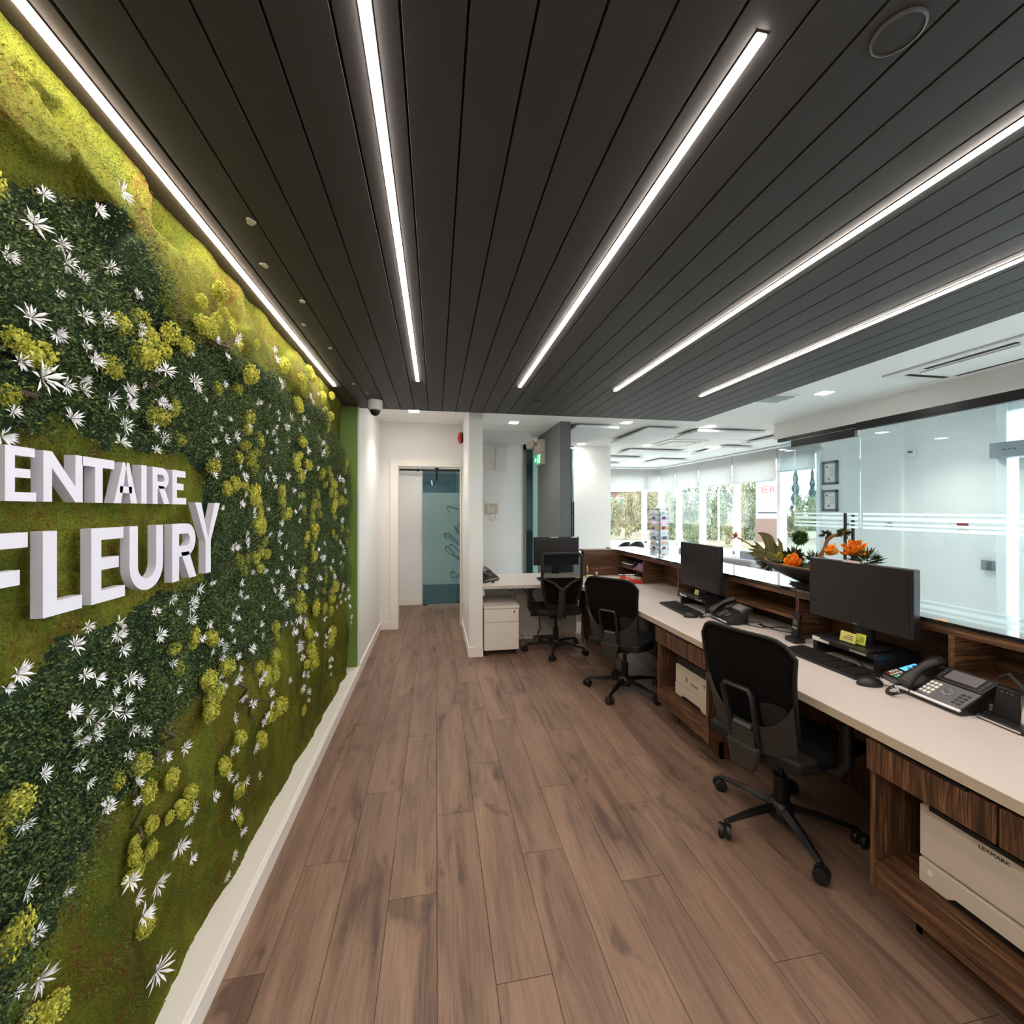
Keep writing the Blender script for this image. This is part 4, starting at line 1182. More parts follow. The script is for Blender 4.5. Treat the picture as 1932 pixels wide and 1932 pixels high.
MB().prism([(0.95, 0.02), (1.45, 0.02), (0.98, 0.55), (0.95, 0.55)], 5.02, 5.05, 'y').build('gusset', M['pedestal'], wl)

# ------------------------------------------------------------------ hutch and transaction counter
hu = thing('hutch', 'walnut hutch of open cubbies standing on the reception worktop', 'shelf', (0, 0, 0))
MB().box(2.20, 2.52, 0.25, 4.95, 0.995, 1.033).build('top_board', M['walnut_y'], hu)
MB().box(2.44, 2.46, 0.25, 4.9, 0.0, 0.995).build('back_panel', M['walnut_y'], hu)
for y in (4.93, 4.275, 3.60, 2.945, 2.285, 1.485, 0.82):
    MB().box(2.20, 2.44, y - 0.011, y + 0.011, DZ + 0.001, 0.995).build('divider', M['walnut_x'], hu)
for y0, y1, z in ((4.286, 4.92, 0.858), (2.296, 2.934, 0.862), (0.831, 1.474, 0.825)):
    MB().box(2.205, 2.44, y0, y1, z - 0.009, z + 0.009).build('shelf', M['walnut_y'], hu)
MB().box(1.76, 2.198, 4.905, 4.93, DZ - 0.04, 1.03).build('end_panel', M['walnut_x'], hu)
MB().box(1.755, 2.18, 4.90, 5.07, 1.03, 1.05).build('end_ledge', M['walnut_x'], hu)
MB().box(1.78, 2.2, 5.05, 5.07, 0.0, 1.03).build('end_panel', M['walnut_x'], hu)
ct = thing('counter_top', 'glossy black glass transaction counter top above the walnut hutch', 'counter', (0, 0, 0))
MB().box(2.183, 2.60, 0.25, 5.25, 1.034, 1.051).build('slab', M['counter'], ct, 0.002)
MB().box(2.523, 2.55, 0.25, 5.15, 0, 1.034).build('front_panel', M['walnut_y'], ct)

# ------------------------------------------------------------------ cabinets under the worktop
def base_cabinet(y0, y1, drawers, label, kick_y=0.06):
    t = thing('base_cabinet', label, 'cabinet', (1.60, y0, 0), group='walnut base cabinets under the worktop')
    L = y1 - y0
    top = DZ - 0.040
    for a in (0, L - 0.02):
        MB().box(0.0, 0.55, a, a + 0.02, 0.14, top).build('side_panel', M['walnut_z'], t)
    MB().box(0.003, 0.55, 0.02, L - 0.02, 0.228, 0.248).build('shelf', M['walnut_y'], t)
    MB().box(0.003, 0.018, 0.02, L - 0.02, 0.14, 0.226).build('lower_panel', M['walnut_y'], t)
    MB().box(0.53, 0.55, 0.02, L - 0.02, 0.14, top).build('back_panel', M['walnut_z'], t)
    MB().box(0.003, 0.53, 0.02, L - 0.02, 0.57, 0.585).build('drawer_floor', M['slot'], t)
    MB().box(0.13, 0.15, kick_y, L - kick_y, 0, 0.14).box(0.13, 0.5, kick_y, kick_y + 0.02, 0, 0.14).box(0.13, 0.5, L - kick_y - 0.02, L - kick_y, 0, 0.14).build('plinth', M['walnut_y'], t)
    for a, b_ in drawers:
        d = MB().box(-0.02, -0.001, a - y0 + 0.002, b_ - y0 - 0.002, 0.578, top - 0.012).build('drawer', M['walnut_z'], t, 0.001)
        c = (a + b_) / 2 - y0
        w = min(0.12, (b_ - a) * 0.33)
        MB().box(-0.024, 0.0, c - w, c + w, top - 0.013, top - 0.004).build('pull', M['black_metal'], d)
    return t
base_cabinet(2.30, 2.885, [(2.30, 2.885)], 'walnut base cabinet with one drawer and a white printer, in the middle')
base_cabinet(0.30, 1.335, [(0.958, 1.335), (0.30, 0.954)], 'nearest walnut base cabinet, holding the large printer')

def printer(loc, w, h, label, big):
    t = thing('printer', label, 'printer', loc, group='white laser printers in the base cabinets')
    d = 0.36
    # front faces -x; y spans 0..w (y = w is the left end seen from the aisle)
    body = [(0, 0.095), (w, 0.095), (w, h), (w * 0.62, h), (w * 0.55, h - 0.028), (0.02, h - 0.028), (0, h - 0.04)] if not big else \
        [(0, 0.1), (w, 0.1), (w, h - 0.012), (w - 0.012, h), (0.012, h), (0, h - 0.012)]
    if not big:
        body = [(w - a, z) for a, z in body]
    MB().prism(body, 0.004, d, 'x').build('body', M['cream'], t, 0.003)
    tray = [(0, 0.012), (w * 0.2, 0.012), (w * 0.25, 0.03), (w * 0.75, 0.03), (w * 0.8, 0.012), (w, 0.012), (w, 0.092), (0, 0.092)]
    MB().prism(tray, 0.0, d, 'x').build('paper_tray', M['cream'], t, 0.003)
    MB().box(0.02, d - 0.02, 0.02, w - 0.02, 0, 0.012).build('foot_plate', M['black'], t)
    if big:
        MB().box(0.002, 0.006, 0.015, w - 0.075, 0.105, h - 0.045).build('front_door', M['cream'], t, 0.001)
        MB().prism([(0.0, h - 0.016), (0.0, h + 0.0), (0.05, h + 0.03), (0.3, h + 0.03), (0.34, h), (0.34, h - 0.016)], 0.0, w - 0.03, 'y').build('top_cover', M['black'], t, 0.002)
        for k in range(4):
            MB().box(0.003, 0.012, 0.13 + k * 0.02, 0.137 + k * 0.02, h + 0.006, h + 0.012).build('button', M['exit_green'] if k == 3 else M['grey_plastic'], t)
        text('brand_lettering', 'LEXMARK', 0.017, M['text'], t, (0.0035, w * 0.52, h - 0.034), (R(90), 0, R(-90)))
        MB().lathe([(0.008, 0), (0.008, 0.002), (0, 0.0025)], 14, m=Matrix.Translation((0, w - 0.035, 0.06)) @ Matrix.Rotation(R(-90), 4, 'Y')).build('logo_disc', M['white_plastic'], t)
    else:
        MB().box(0.003, 0.34, 0.02, w - 0.02, h - 0.03, h + 0.025).build('top_cover', M['black'], t, 0.006)
        for k in range(3):
            MB().box(0.02, 0.03, w - 0.12 + k * 0.03, w - 0.105 + k * 0.03, h + 0.025, h + 0.029).build('button', M['grey_plastic'], t)
        text('brand_lettering', 'Lexmark', 0.022, M['text'], t, (0.0035, w * 0.42, h * 0.56), (R(90), 0, R(-90)))
        MB().box(0.002, 0.0042, w * 0.62, w * 0.66, h * 0.55, h * 0.55 + 0.006).box(0.002, 0.0042, w * 0.62, w * 0.66, h * 0.62, h * 0.62 + 0.006).box(0.002, 0.0042, w * 0.65, w * 0.66, h * 0.55, h * 0.66).build('logo', M['text'], t)
        MB().box(0.002, 0.0042, w * 0.12, w * 0.17, h * 0.72, h * 0.735).box(0.002, 0.0042, w * 0.14, w * 0.15, h * 0.66, h * 0.735).build('door_catch', M['grey_plastic'], t)
    return t
printer((1.645, 2.355, 0.25), 0.375, 0.255, 'white desktop printer with black top in the middle base cabinet', False)
printer((1.645, 0.79, 0.25), 0.415, 0.285, 'large cream printer with a black top panel in the nearest base cabinet', True)
t = thing('paper_sleeve', 'clear plastic sleeve hanging beside the large cream printer', 'sleeve', (0, 0, 0))
MB().sheet(lambda u, v: (1.70 + 0.15 * u, 1.222 + 0.012 * math.sin(3 * u), 0.256 + 0.25 * v - 0.05 * v * (1 - v) * math.sin(6 * u)), 6, 4, 0.001).build('sheet', veil('milky_sleeve', (0.7, 0.68, 0.7, 1), 0.5), t)

# pedestal
t = thing('pedestal', 'white two drawer pedestal on castors under the back desk', 'cabinet', (0.683, 4.425, 0))
MB().box(-0.185, 0.185, 0.016, 0.53, 0.06, 0.50).build('body', M['pedestal'], t, 0.002)
MB().box(-0.19, 0.19, -0.004, 0.535, 0.50, 0.527).build('top', M['pedestal'], t, 0.003)
d = MB().box(-0.182, 0.182, 0.0, 0.016, 0.358, 0.494).build('drawer', M['pedestal'], t, 0.002)
MB().lathe([(0.009, 0), (0.009, 0.004), (0.004, 0.005)], 14, m=Matrix.Translation((0.135, 0, 0.462)) @ Matrix.Rotation(R(90), 4, 'X')).build('lock', M['text'], d)
MB().box(-0.182, 0.182, 0.0, 0.016, 0.065, 0.353).build('drawer', M['pedestal'], t, 0.002)
for sx in (-0.15, 0.15):
    for y in (0.05, 0.48):
        MB().tube([(sx - 0.012, y, 0.024), (sx + 0.012, y, 0.024)], 0.024, 12).box(sx - 0.015, sx + 0.015, y - 0.015, y + 0.015, 0.04, 0.062).build('castor', M['black'], t)

# ------------------------------------------------------------------ office chairs
def seat_parts(t, arms=(True, True), up=0.0):
    def sfn(u, v):
        a, b_ = (u - 0.5) * 2, (v - 0.5) * 2
        return (0.02 + 0.245 * a, 0.245 * b_ * (1 - 0.10 * max(0, -a) ** 2), 0.475 + up - 0.012 * math.cos(a * 1.3) * math.cos(b_ * 1.2) - 0.035 * max(0, a - 0.5) ** 2)
    MB().sheet(sfn, 10, 10, -0.06).build('seat', M['dark'], t, 0.018, True, 3)
    MB().box(-0.12, 0.10, -0.09, 0.09, 0.355 + up, 0.415 + up).build('mechanism', M['black'], t, 0.012)
    MB().tube([(-0.02, 0.09, 0.385 + up), (-0.02, 0.23, 0.375 + up)], 0.007, 8).box(-0.04, 0.0, 0.21, 0.28, 0.370 + up, 0.380 + up).build('tilt_lever', M['black'], t)
    MB().tube([(0, 0, 0.10), (0, 0, 0.25)], 0.03, 16).tube([(0, 0, 0.25), (0, 0, 0.36 + up)], 0.016, 12).build('gas_lift', M['black_metal'], t, smooth=True)
    for s, on in zip((1, -1), arms):
        if on:
            a = MB().tube([(0.0, s * 0.12, 0.39 + up), (0.0, s * 0.26, 0.40 + up), (0.0, s * 0.285, 0.46 + up), (-0.01, s * 0.285, 0.655 + up)], [0.018, 0.02, 0.022, 0.019], 10, flat=1.3).build('armrest', M['black'], t, 0, True)
            MB().box(-0.10, 0.13, s * 0.285 - 0.042, s * 0.285 + 0.042, 0.655 + up, 0.682 + up).build('arm_pad', M['dark'], a, 0.012)

def chair_base(t, ang0, rad=0.315):
    MB().lathe([(0.055, 0.055), (0.06, 0.09), (0.045, 0.125), (0.032, 0.135)], 20).build('hub', M['black'], t, smooth=True)
    for k in range(5):
        a = R(ang0 + 72 * k)
        c, s = math.cos(a), math.sin(a)
        lg = MB()
        lg.tube([(0.035 * c, 0.035 * s, 0.098), (0.16 * c, 0.16 * s, 0.092), (rad * 0.98 * c, rad * 0.98 * s, 0.072)], [0.030, 0.025, 0.016], 4, flat=0.75)
        lg.tube([(rad * .97 * c, rad * .97 * s, 0.072), (rad * .97 * c, rad * .97 * s, 0.045)], 0.011, 8)
        lo = lg.build('leg', M['black_metal'], t, 0.003)
        b_ = a + 0.9
        m = Matrix.Translation((rad * c, rad * s, 0.031)) @ Matrix.Rotation(b_, 4, 'Z') @ Matrix.Rotation(R(90), 4, 'X')
        ca = MB()
        for q in (-0.017, 0.017):
            ca.lathe([(0.012, -0.011 + q), (0.029, -0.010 + q), (0.031, -0.005 + q), (0.031, 0.005 + q), (0.029, 0.010 + q), (0.012, 0.011 + q)], 18, m=m)
        ca.box(-0.014, 0.014, -0.008, 0.026, -0.008, 0.008, m=m @ Matrix.Rotation(0, 4, 'Z'))
        ca.build('castor', M['black'], lo, 0, True)

M['mesh_back'] = mat('black_mesh_fabric', s2l(14, 12, 12), 0.9, spec=0.1)
M['open_mesh'] = veil('see_through_mesh', s2l(34, 32, 32), 0.42)

def solid_back_chair(loc, face, base_ang, label):
    """task chair with a wide dark back panel, lower shell and lumbar loop; front = +x"""
    t = thing('office_chair', label, 'chair', loc, R(face), 'black office chairs at the reception desks')
    chair_base(t, base_ang - face)
    seat_parts(t)
    def bx(v, s):   # profile of the back in x, with wings curling forward
        return -0.235 - 0.045 * math.sin(v * 2.6) * 1.0 - 0.05 * v * v + 0.055 * abs(s) ** 2.4
    def back(u, v):
        s = (u - 0.5) * 2
        hw = 0.197 + 0.034 * v ** 0.8
        tp = 0.03 * (1 - abs(s) ** 3) * v * 0
        z = 0.545 + v * 0.445 - 0.075 * v ** 3 * (abs(s) ** 7)
        return (bx(v, s), s * hw, z)
    MB().sheet(back, 14, 12, 0.008).build('back_panel', M['mesh_back'], t, smooth=True)
    # rim
    rim = []
    for k in range(13):
        rim.append(back(0, k / 12))
    for k in range(1, 15):
        rim.append(back(k / 14, 1))
    for k in range(1, 13):
        rim.append(back(1, 1 - k / 12))
    MB().tube([(p[0] - 0.004, p[1], p[2]) for p in rim], 0.0095, 8).build('back_rim', M['dark'], t, smooth=True)
    def shell(u, v):
        s = (u - 0.5) * 2
        e = abs(s) ** 3
        z0 = 0.445 + 0.03 * abs(s) ** 2
        z1 = 0.565 + 0.15 * e
        hw = 0.19 + 0.018 * v
        vv = (z0 + (z1 - z0) * v - 0.545) / 0.445
        return (bx(max(vv, -0.3), s) - 0.012, s * hw, z0 + (z1 - z0) * v)
    MB().sheet(shell, 18, 6, -0.016).build('back_shell', M['shell'], t, smooth=True)
    # spine, lumbar loop and pad
    MB().prism([(-0.08, 0.47), (0.08, 0.47), (0.055, 0.355), (-0.055, 0.355)], -0.285, -0.245, 'x').box(-0.28, -0.10, -0.045, 0.045, 0.37, 0.415).build('back_stem', M['shell'], t, 0.012)
    xl = lambda z: bx((z - 0.545) / 0.445, 0) - 0.03
    loop = []
    for (y, z) in [(-0.05, 0.43), (0.05, 0.43), (0.064, 0.455), (0.07, 0.715), (0.058, 0.738), (-0.058, 0.738), (-0.07, 0.715), (-0.064, 0.455), (-0.05, 0.43)]:
        loop.append((xl(z), y, z))
    MB().tube(loop, 0.011, 8, flat=1.4).build('lumbar_loop', M['black'], t, smooth=True)
    MB().box(xl(0.6) + 0.004, xl(0.6) + 0.02, -0.056, 0.056, 0.44, 0.545).build('lumbar_plate', M['shell'], t, 0.006)
    MB().box(xl(0.6) - 0.002, xl(0.6) + 0.012, -0.045, 0.045, 0.548, 0.564).build('lumbar_grip', M['grey_plastic'], t, 0.004)
    def pad(u, v):
        y = -0.085 - 0.10 * u
        return (bx((0.585 + 0.10 * v - 0.545) / 0.445, y / 0.22) - 0.012, y, 0.585 + 0.10 * v + 0.012 * math.sin(u * PI) * v)
    MB().sheet(pad, 5, 3, -0.005).build('lumbar_pad', M['dark'], t, smooth=True)
    return t
solid_back_chair((1.652, 1.815, 0), 15, 111, 'nearest black office chair with grey lumbar shell, in the right foreground')
solid_back_chair((1.58, 3.40, 0), 40, 152, 'middle black office chair, turned towards the corner, left of the middle base cabinet')

def open_back_chair(loc, face, base_ang, label):
    t = thing('office_chair', label, 'chair', loc, R(face), 'black office chairs at the reception desks')
    chair_base(t, base_ang - face, 0.34)
    seat_parts(t, up=0.02)
    bx = lambda z: -0.25 - 0.05 * math.sin((z - 0.5) * 4.2) - 0.03 * (z - 0.5)
    hw = lambda z: 0.145 + 0.06 * min(1, (z - 0.52) / 0.25)
    fr = []
    for z in (0.53, 0.6, 0.68, 0.78, 0.9, 1.0, 1.06):
        fr.append((bx(z), hw(z), z))
    fr += [(bx(1.08), 0.185, 1.082), (bx(1.08), 0, 1.086), (bx(1.08), -0.185, 1.082)]
    for z in (1.06, 1.0, 0.9, 0.78, 0.68, 0.6, 0.53):
        fr.append((bx(z), -hw(z), z))
    MB().tube(fr, 0.016, 8, flat=1.3).build('back_frame', M['dark'], t, smooth=True)
    zone = lambda z0, z1: (lambda u, v: (bx(z0 + (z1 - z0) * v), (u - .5) * 2 * (hw(z0 + (z1 - z0) * v) - 0.008), z0 + (z1 - z0) * v))
    MB().sheet(zone(0.885, 1.07), 6, 5, 0.002).build('upper_mesh', M['open_mesh'], t, smooth=True)
    MB().sheet(zone(0.53, 0.84), 6, 6, 0.002).build('lower_mesh', M['mesh_back'], t, smooth=True)
    MB().sheet(zone(0.845, 0.885), 6, 1, 0.003).build('grey_band', veil('pale_mesh_band', s2l(150, 145, 140), 0.15), t, smooth=True)
    y_ = MB()
    y_.tube([(bx(.42) - .03, 0, .43), (bx(.6) - 0.03, 0, 0.6), (bx(.74) - .022, 0, 0.74)], [0.04, 0.036, 0.034], 6, flat=0.5)
    for s in (1, -1):
        y_.tube([(bx(.72) - .022, 0.01 * s, 0.72), (bx(.79) - .02, 0.09 * s, 0.79), (bx(.835), 0.2 * s, 0.84)], [0.03, 0.024, 0.016], 6, flat=0.6)
    y_.tube([(-0.27, 0, .43), (-0.1, 0, .40)], 0.03, 8)
    y_.build('spine', M['shell'], t, smooth=True)
    MB().sheet(zone(0.525, 0.56), 6, 1, -0.02).build('bottom_rail', M['dark'], t, smooth=True)
    return t
open_back_chair((1.29, 4.50, 0), 86, 248, 'furthest black office chair with open mesh back, at the white back desk')
# ------------------------------------------------------------------ monitors, risers
def monitor(loc, rz, w, h, zb, label, note=None, stickers=(), foot_z=0.0, mw=0.018):
    """screen faces local -x; loc.z = what it stands on; zb/h screen bottom and height above it"""
    t = thing('monitor', label, 'monitor', loc, R(rz), 'black office monitors')
    MB().box(-0.012, 0.03, -w / 2, w / 2, zb, zb + h).build('housing', M['black'], t, 0.005)
    MB().box(-0.0135, -0.0118, -w / 2 + mw, w / 2 - mw, zb + mw * 1.3, zb + h - mw).build('screen', M['screen'], t)
    MB().box(0.03, 0.044, -w * 0.3, w * 0.3, zb + 0.06, zb + h - 0.06).build('back_bulge', M['black'], t, 0.01)
    MB().box(0.03, 0.06, -0.045, 0.045, 0.008, min(zb + 0.10, 0.185)).build('neck', M['black'], t, 0.004)
    MB().prism([(-0.09, -0.13), (0.12, -0.11), (0.12, 0.11), (-0.09, 0.13)], 0, 0.012, 'z').build('foot', M['black'], t, 0.004)
    MB().box(-0.0145, -0.0128, -0.014, 0.014, zb + 0.006, zb + 0.013).build('badge', M['grey_plastic'], t)
    for (y, z, a, b_, m) in stickers:
        MB().box(-0.0145, -0.0115, y - a / 2, y + a / 2, zb + z - b_ / 2, zb + z + b_ / 2).build('label_sticker', m, t)
    return t
def riser(loc, w, d, h, label):
    t = thing('monitor_riser', label, 'monitor stand', loc, 0, 'black monitor risers')
    MB().box(0, d, -w / 2, w / 2, h - 0.028, h).build('top', M['black'], t, 0.003)
    for s in (-1, 1):
        MB().box(0.01, d, s * (w / 2 - 0.012) - 0.012, s * (w / 2 - 0.012) + 0.012, 0, h - 0.028).build('leg', M['black'], t, 0.002)
    MB().box(-0.001, 0.001, w * 0.2, w * 0.48, h - 0.026, h - 0.004).build('label_sticker', M['paper'], t)
    MB().box(-0.001, 0.001, -w * 0.36, -w * 0.12, h - 0.022, h - 0.006).build('label_sticker', M['paper'], t)
    return t
riser((2.08, 1.885, DZ), 0.36, 0.26, 0.10, 'black monitor riser with white labels in the foreground')
riser((2.04, 3.142, DZ), 0.36, 0.25, 0.10, 'black monitor riser under the middle monitor')
monitor((2.135, 1.85, DZ + 0.10), 0, 0.545, 0.322, 0.103, 'largest foreground black monitor, in front of the flower bowl',
        stickers=[(0.02, 0.326, 0.09, 0.012, M['cream']), (-0.06, 0.322, 0.02, 0.014, M['text'])])
monitor((2.095, 3.125, DZ + 0.10), -3, 0.545, 0.36, 0.06, 'middle black monitor standing against the counter')
monitor((1.40, 4.86, DZ), 90, 0.55, 0.33, 0.145, 'black monitor on the back desk behind the open mesh chair',
        stickers=[(0.03, 0.325, 0.10, 0.012, M['cream']), (-0.22, 0.325, 0.07, 0.012, M['paper'])])
def note(loc, rz, w, h, m, label, tilt=12):
    t = thing('note_card', label, 'note', loc, R(rz))
    MB().box(-0.012, 0.0, -w / 2, w / 2, 0, 0.008).build('holder', M['wglass'], t)
    a = MB().box(0.0, 0.0015, -w / 2 + .003, w / 2 - .003, 0.004, h)
    o = a.build('card', m, t)
    o.rotation_euler = (0, R(tilt), 0)
    for k in range(3):
        q = MB().box(-0.0004, 0.0004, -w * 0.3, w * (0.3 - 0.12 * k), h * (0.35 + 0.16 * k), h * (0.35 + 0.16 * k) + 0.003).build('printed_line', M['shell'], o)
    return t
M['lime'] = mat('lime_card', s2l(196, 204, 70), 0.6)
note((2.085, 1.86, DZ + 0.1125), 0, 0.09, 0.055, M['yellow'], 'yellow and green business cards in a clear holder on the foreground monitor foot')
note((2.107, 1.81, DZ + 0.1125), 12, 0.05, 0.058, M['lime'], 'lime green card leaning beside the yellow cards on the foreground monitor foot')
note((2.05, 3.10, DZ + 0.1125), 0, 0.055, 0.045, M['yellow'], 'small yellow card on the foot of the middle monitor')

# ------------------------------------------------------------------ keyboards and mice
def keyboard(loc, rz, label, L=0.44):
    t = thing('keyboard', label, 'keyboard', loc, R(rz), 'black keyboards')
    MB().prism([(0, 0.0), (0.145, 0.0), (0.145, 0.022), (0.0, 0.012)], -L / 2, L / 2, 'y').build('case', M['black'], t, 0.003)
    kb = MB()
    for r_ in range(6):
        x = 0.012 + r_ * 0.0215
        z = 0.012 + (x / 0.145) * 0.010
        y = -L / 2 + 0.012
        k = 0
        while y < L / 2 - 0.025:
            w = 0.0165
            if r_ == 0 and 5 < k < 8:
                w = 0.06
            if not (abs(y - (-L / 2 + 0.095)) < 0.008 or abs(y - (-L / 2 + 0.165)) < 0.008):
                kb.box(x, x + 0.0175, y, y + w, z - 0.002, z + 0.0065)
            y += w + 0.0028
            k += 1
    kb.build('keys', M['dark'], t, kind='stuff')
    return t
def mouse(loc, rz, label):
    t = thing('mouse', label, 'mouse', loc, R(rz), 'black computer mice')
    MB().lathe([(0.030, 0.0), (0.032, 0.008), (0.029, 0.02), (0.018, 0.032), (0.0, 0.036)], 20, sx=1.75).build('body', M['black'], t, smooth=True)
    MB().tube([(-0.035, -0.004, 0.026), (-0.035, 0.004, 0.026)], 0.009, 12).build('wheel', M['grey_plastic'], t)
    MB().tube([(-0.052, 0, 0.006), (-0.07, 0.012, 0.004), (-0.085, 0.03, 0.004)], 0.002, 6).build('cable', M['black'], t)
    return t
keyboard((1.932, 1.905, DZ), 0, 'black keyboard in front of the foreground riser')
keyboard((1.85, 3.13, DZ), -5, 'black keyboard in front of the middle riser')
keyboard((1.36, 4.62, DZ), 90, 'black keyboard on the white back desk')
mouse((1.945, 1.625, DZ), 165, 'black mouse beside the foreground keyboard')
mouse((1.865, 2.885, DZ), 170, 'black mouse beside the middle keyboard')

# ------------------------------------------------------------------ desk phones
def desk_phone(loc, rz, label, near=False, sc=1.0):
    t = thing('desk_phone', label, 'telephone', loc, R(rz), 'black desk telephones')
    t.scale = (sc, sc, sc)
    tilt = R(-27)
    # body: local x 0 (front, low) .. 0.2 (back, high)
    MB().prism([(0.0, 0.006), (0.01, 0.0), (0.10, 0.0), (0.19, 0.10), (0.185, 0.115), (0.0, 0.022)], -0.115, 0.115, 'y').build('body', M['black'], t, 0.004)
    m = Matrix.Translation((0.0, 0, 0.0225)) @ Matrix.Rotation(-math.atan2(0.093, 0.185), 4, 'Y')
    def onface(mb, name, mt, bevel=0.0, parent=t, **k):
        o = mb.build(name, mt, parent, bevel, **k)
        o.matrix_local = m
        return o
    face = onface(MB().box(0.004, 0.115, -0.113, 0.052, 0.0, 0.003), 'face_plate', M['grey_plastic'] if near else M['dark'], 0.002)
    onface(MB().box(0.115, 0.205, -0.118, 0.056, -0.002, 0.010), 'display_bezel', M['black'], 0.004)
    onface(MB().box(0.135, 0.192, -0.085, 0.03, 0.0098, 0.0112), 'display', mat('lcd_grey', s2l(112, 108, 112), 0.3))
    onface(MB().box(-0.006, 0.004, -0.117, 0.117, -0.004, 0.004), 'front_trim', M['chrome'] if not near else M['white_plastic'], 0.002)
    km = M['paper'] if near else M['grey_plastic']
    for r_ in range(4):
        for c in range(3):
            onface(MB().box(0.022 + r_ * 0.021, 0.036 + r_ * 0.021, 0.008 + c * 0.0155 - 0.0, 0.019 + c * 0.0155, 0.003, 0.006), 'key', km, 0.001)
    ring = MB()
    for k in range(8):
        a0 = 2 * PI * k / 8
        ring.box(0.066 + 0.016 * math.cos(a0) - 0.005, 0.066 + 0.016 * math.cos(a0) + 0.005, -0.030 + 0.016 * math.sin(a0) - 0.005, -0.030 + 0.016 * math.sin(a0) + 0.005, 0.003, 0.006)
    onface(ring, 'navigation_ring', M['chrome'] if near else M['grey_plastic'])
    for r_ in range(4):
        for c in range(2):
            onface(MB().box(0.022 + r_ * 0.018, 0.032 + r_ * 0.018, -0.10 + c * 0.018, -0.088 + c * 0.018, 0.003, 0.0055), 'function_key', M['black'], 0.001)
    for k in range(5):
        for yy_ in (0.040, -0.105):
            onface(MB().box(0.13 + k * 0.013, 0.136 + k * 0.013, yy_, yy_ + 0.01, 0.0098, 0.012), 'line_key', M['grey_plastic'])
    # handset along x on the left (+y)
    hs = MB()
    pr = []
    for k in range(11):
        u = k / 10
        pr.append((0.005 + 0.2 * u, 0.085, 0.032 + 0.014 * math.sin(u * PI)))
    rr_ = [0.026, 0.0275, 0.026, 0.022, 0.019, 0.018, 0.019, 0.022, 0.026, 0.0275, 0.025]
    hs.tube(pr, rr_, 10, flat=0.8)
    h = hs.build('handset', M['black'], t, 0, True)
    h.matrix_local = m
    MB().prism([(0.10, 0), (0.17, 0), (0.17, 0.09)], -0.09, 0.09, 'y').build('stand', M['black'], t)
    cp = []
    for k in range(90):
        u = k / 89
        a = k * 1.15
        bx_ = -0.014 - 0.075 * math.sin(u * PI) - 0.01 * math.sin(u * 9)
        by_ = 0.115 - 0.06 * u
        cp.append((bx_ + 0.006 * math.cos(a), by_, max(0.004, 0.022 - 0.02 * math.sin(u * PI)) + 0.007 + 0.006 * math.sin(a)))
    MB().tube(cp, 0.0024, 5).build('coil_cord', M['black'], t, smooth=True)
    return t
desk_phone((1.995, 1.43, DZ), -3, 'large foreground desk phone with white keypad and coiled cord', True)
desk_phone((1.985, 2.745, DZ), -8, 'black desk phone between the middle monitor and the foreground chair')
desk_phone((0.62, 4.70, DZ), 135, 'black desk phone at the partition end of the back desk', sc=1.15)

# cordless phone in its charger
t = thing('cordless_phone', 'black cordless phone standing in a charger below the hutch divider', 'telephone', (2.135, 2.235, DZ), R(-8))
MB().prism([(-0.035, -0.045), (0.04, -0.04), (0.04, 0.04), (-0.035, 0.045)], 0, 0.03, 'z').build('charger', M['black'], t, 0.008)
h = MB().box(-0.012, 0.012, -0.025, 0.025, 0.0, 0.155).build('handset', M['black'], t, 0.006)
h.location = (0.0, 0, 0.02)
h.rotation_euler = (0, R(8), 0)
MB().box(-0.0135, -0.0115, -0.018, 0.018, 0.085, 0.115).build('display', mat('lcd_dim', s2l(96, 86, 84), 0.3), h)
for k in range(3):
    MB().box(-0.0135, -0.0115, -0.018 + 0.0145 * k, -0.011 + 0.0145 * k, 0.062, 0.069).build('key', M['paper'], h)
for r_ in range(3):
    MB().box(-0.0135, -0.0115, -0.018, 0.018, 0.012 + 0.014 * r_, 0.02 + 0.014 * r_).build('key_row', M['dark'], h)
MB().tube([(0.006, 0.012, 0.15), (-0.035, 0.012, 0.33)], 0.003, 6).build('antenna', M['black'], h)

# card terminal
t = thing('payment_terminal', 'payment terminal with lit blue screen beside the foreground phone', 'card terminal', (2.075, 1.645, DZ), R(-14))
MB().prism([(0.0, 0.0), (0.17, 0.0), (0.17, 0.065), (0.10, 0.055), (0.0, 0.022)], -0.043, 0.043, 'y').build('body', M['grey_plastic'], t, 0.006)
m = Matrix.Translation((0.0, 0, 0.0225)) @ Matrix.Rotation(-math.atan2(0.033, 0.10), 4, 'Y')
o = MB().box(0.0, 0.175, -0.041, 0.041, 0, 0.003).build('face', M['black'], t, 0.002)
o.matrix_local = m
o = MB().box(0.078, 0.150, -0.034, 0.034, 0.003, 0.0045).build('screen', mat('lit_blue_screen', s2l(90, 175, 225), 0.3, emit=s2l(90, 180, 235), es=0.55), t)
o.matrix_local = m
for (xx, yy_) in ((0.10, 0.012), (0.115, -0.014), (0.125, 0.016), (0.102, -0.01)):
    o = MB().box(xx, xx + 0.009, yy_ - 0.006, yy_ + 0.006, 0.0045, 0.005).build('icon', M['screen'], t)
    o.matrix_local = m
kc = [M['white_plastic']] * 12
for r_ in range(4):
    for c in range(3):
        mt = M['paper']
        if r_ == 0:
            mt = [M['exit_green'], M['yellow'], M['red']][c]
        o = MB().box(0.012 + r_ * 0.014, 0.021 + r_ * 0.014, -0.03 + c * 0.024, -0.014 + c * 0.024, 0.003, 0.0055).build('key', mt, t, 0.001)
        o.matrix_local = m
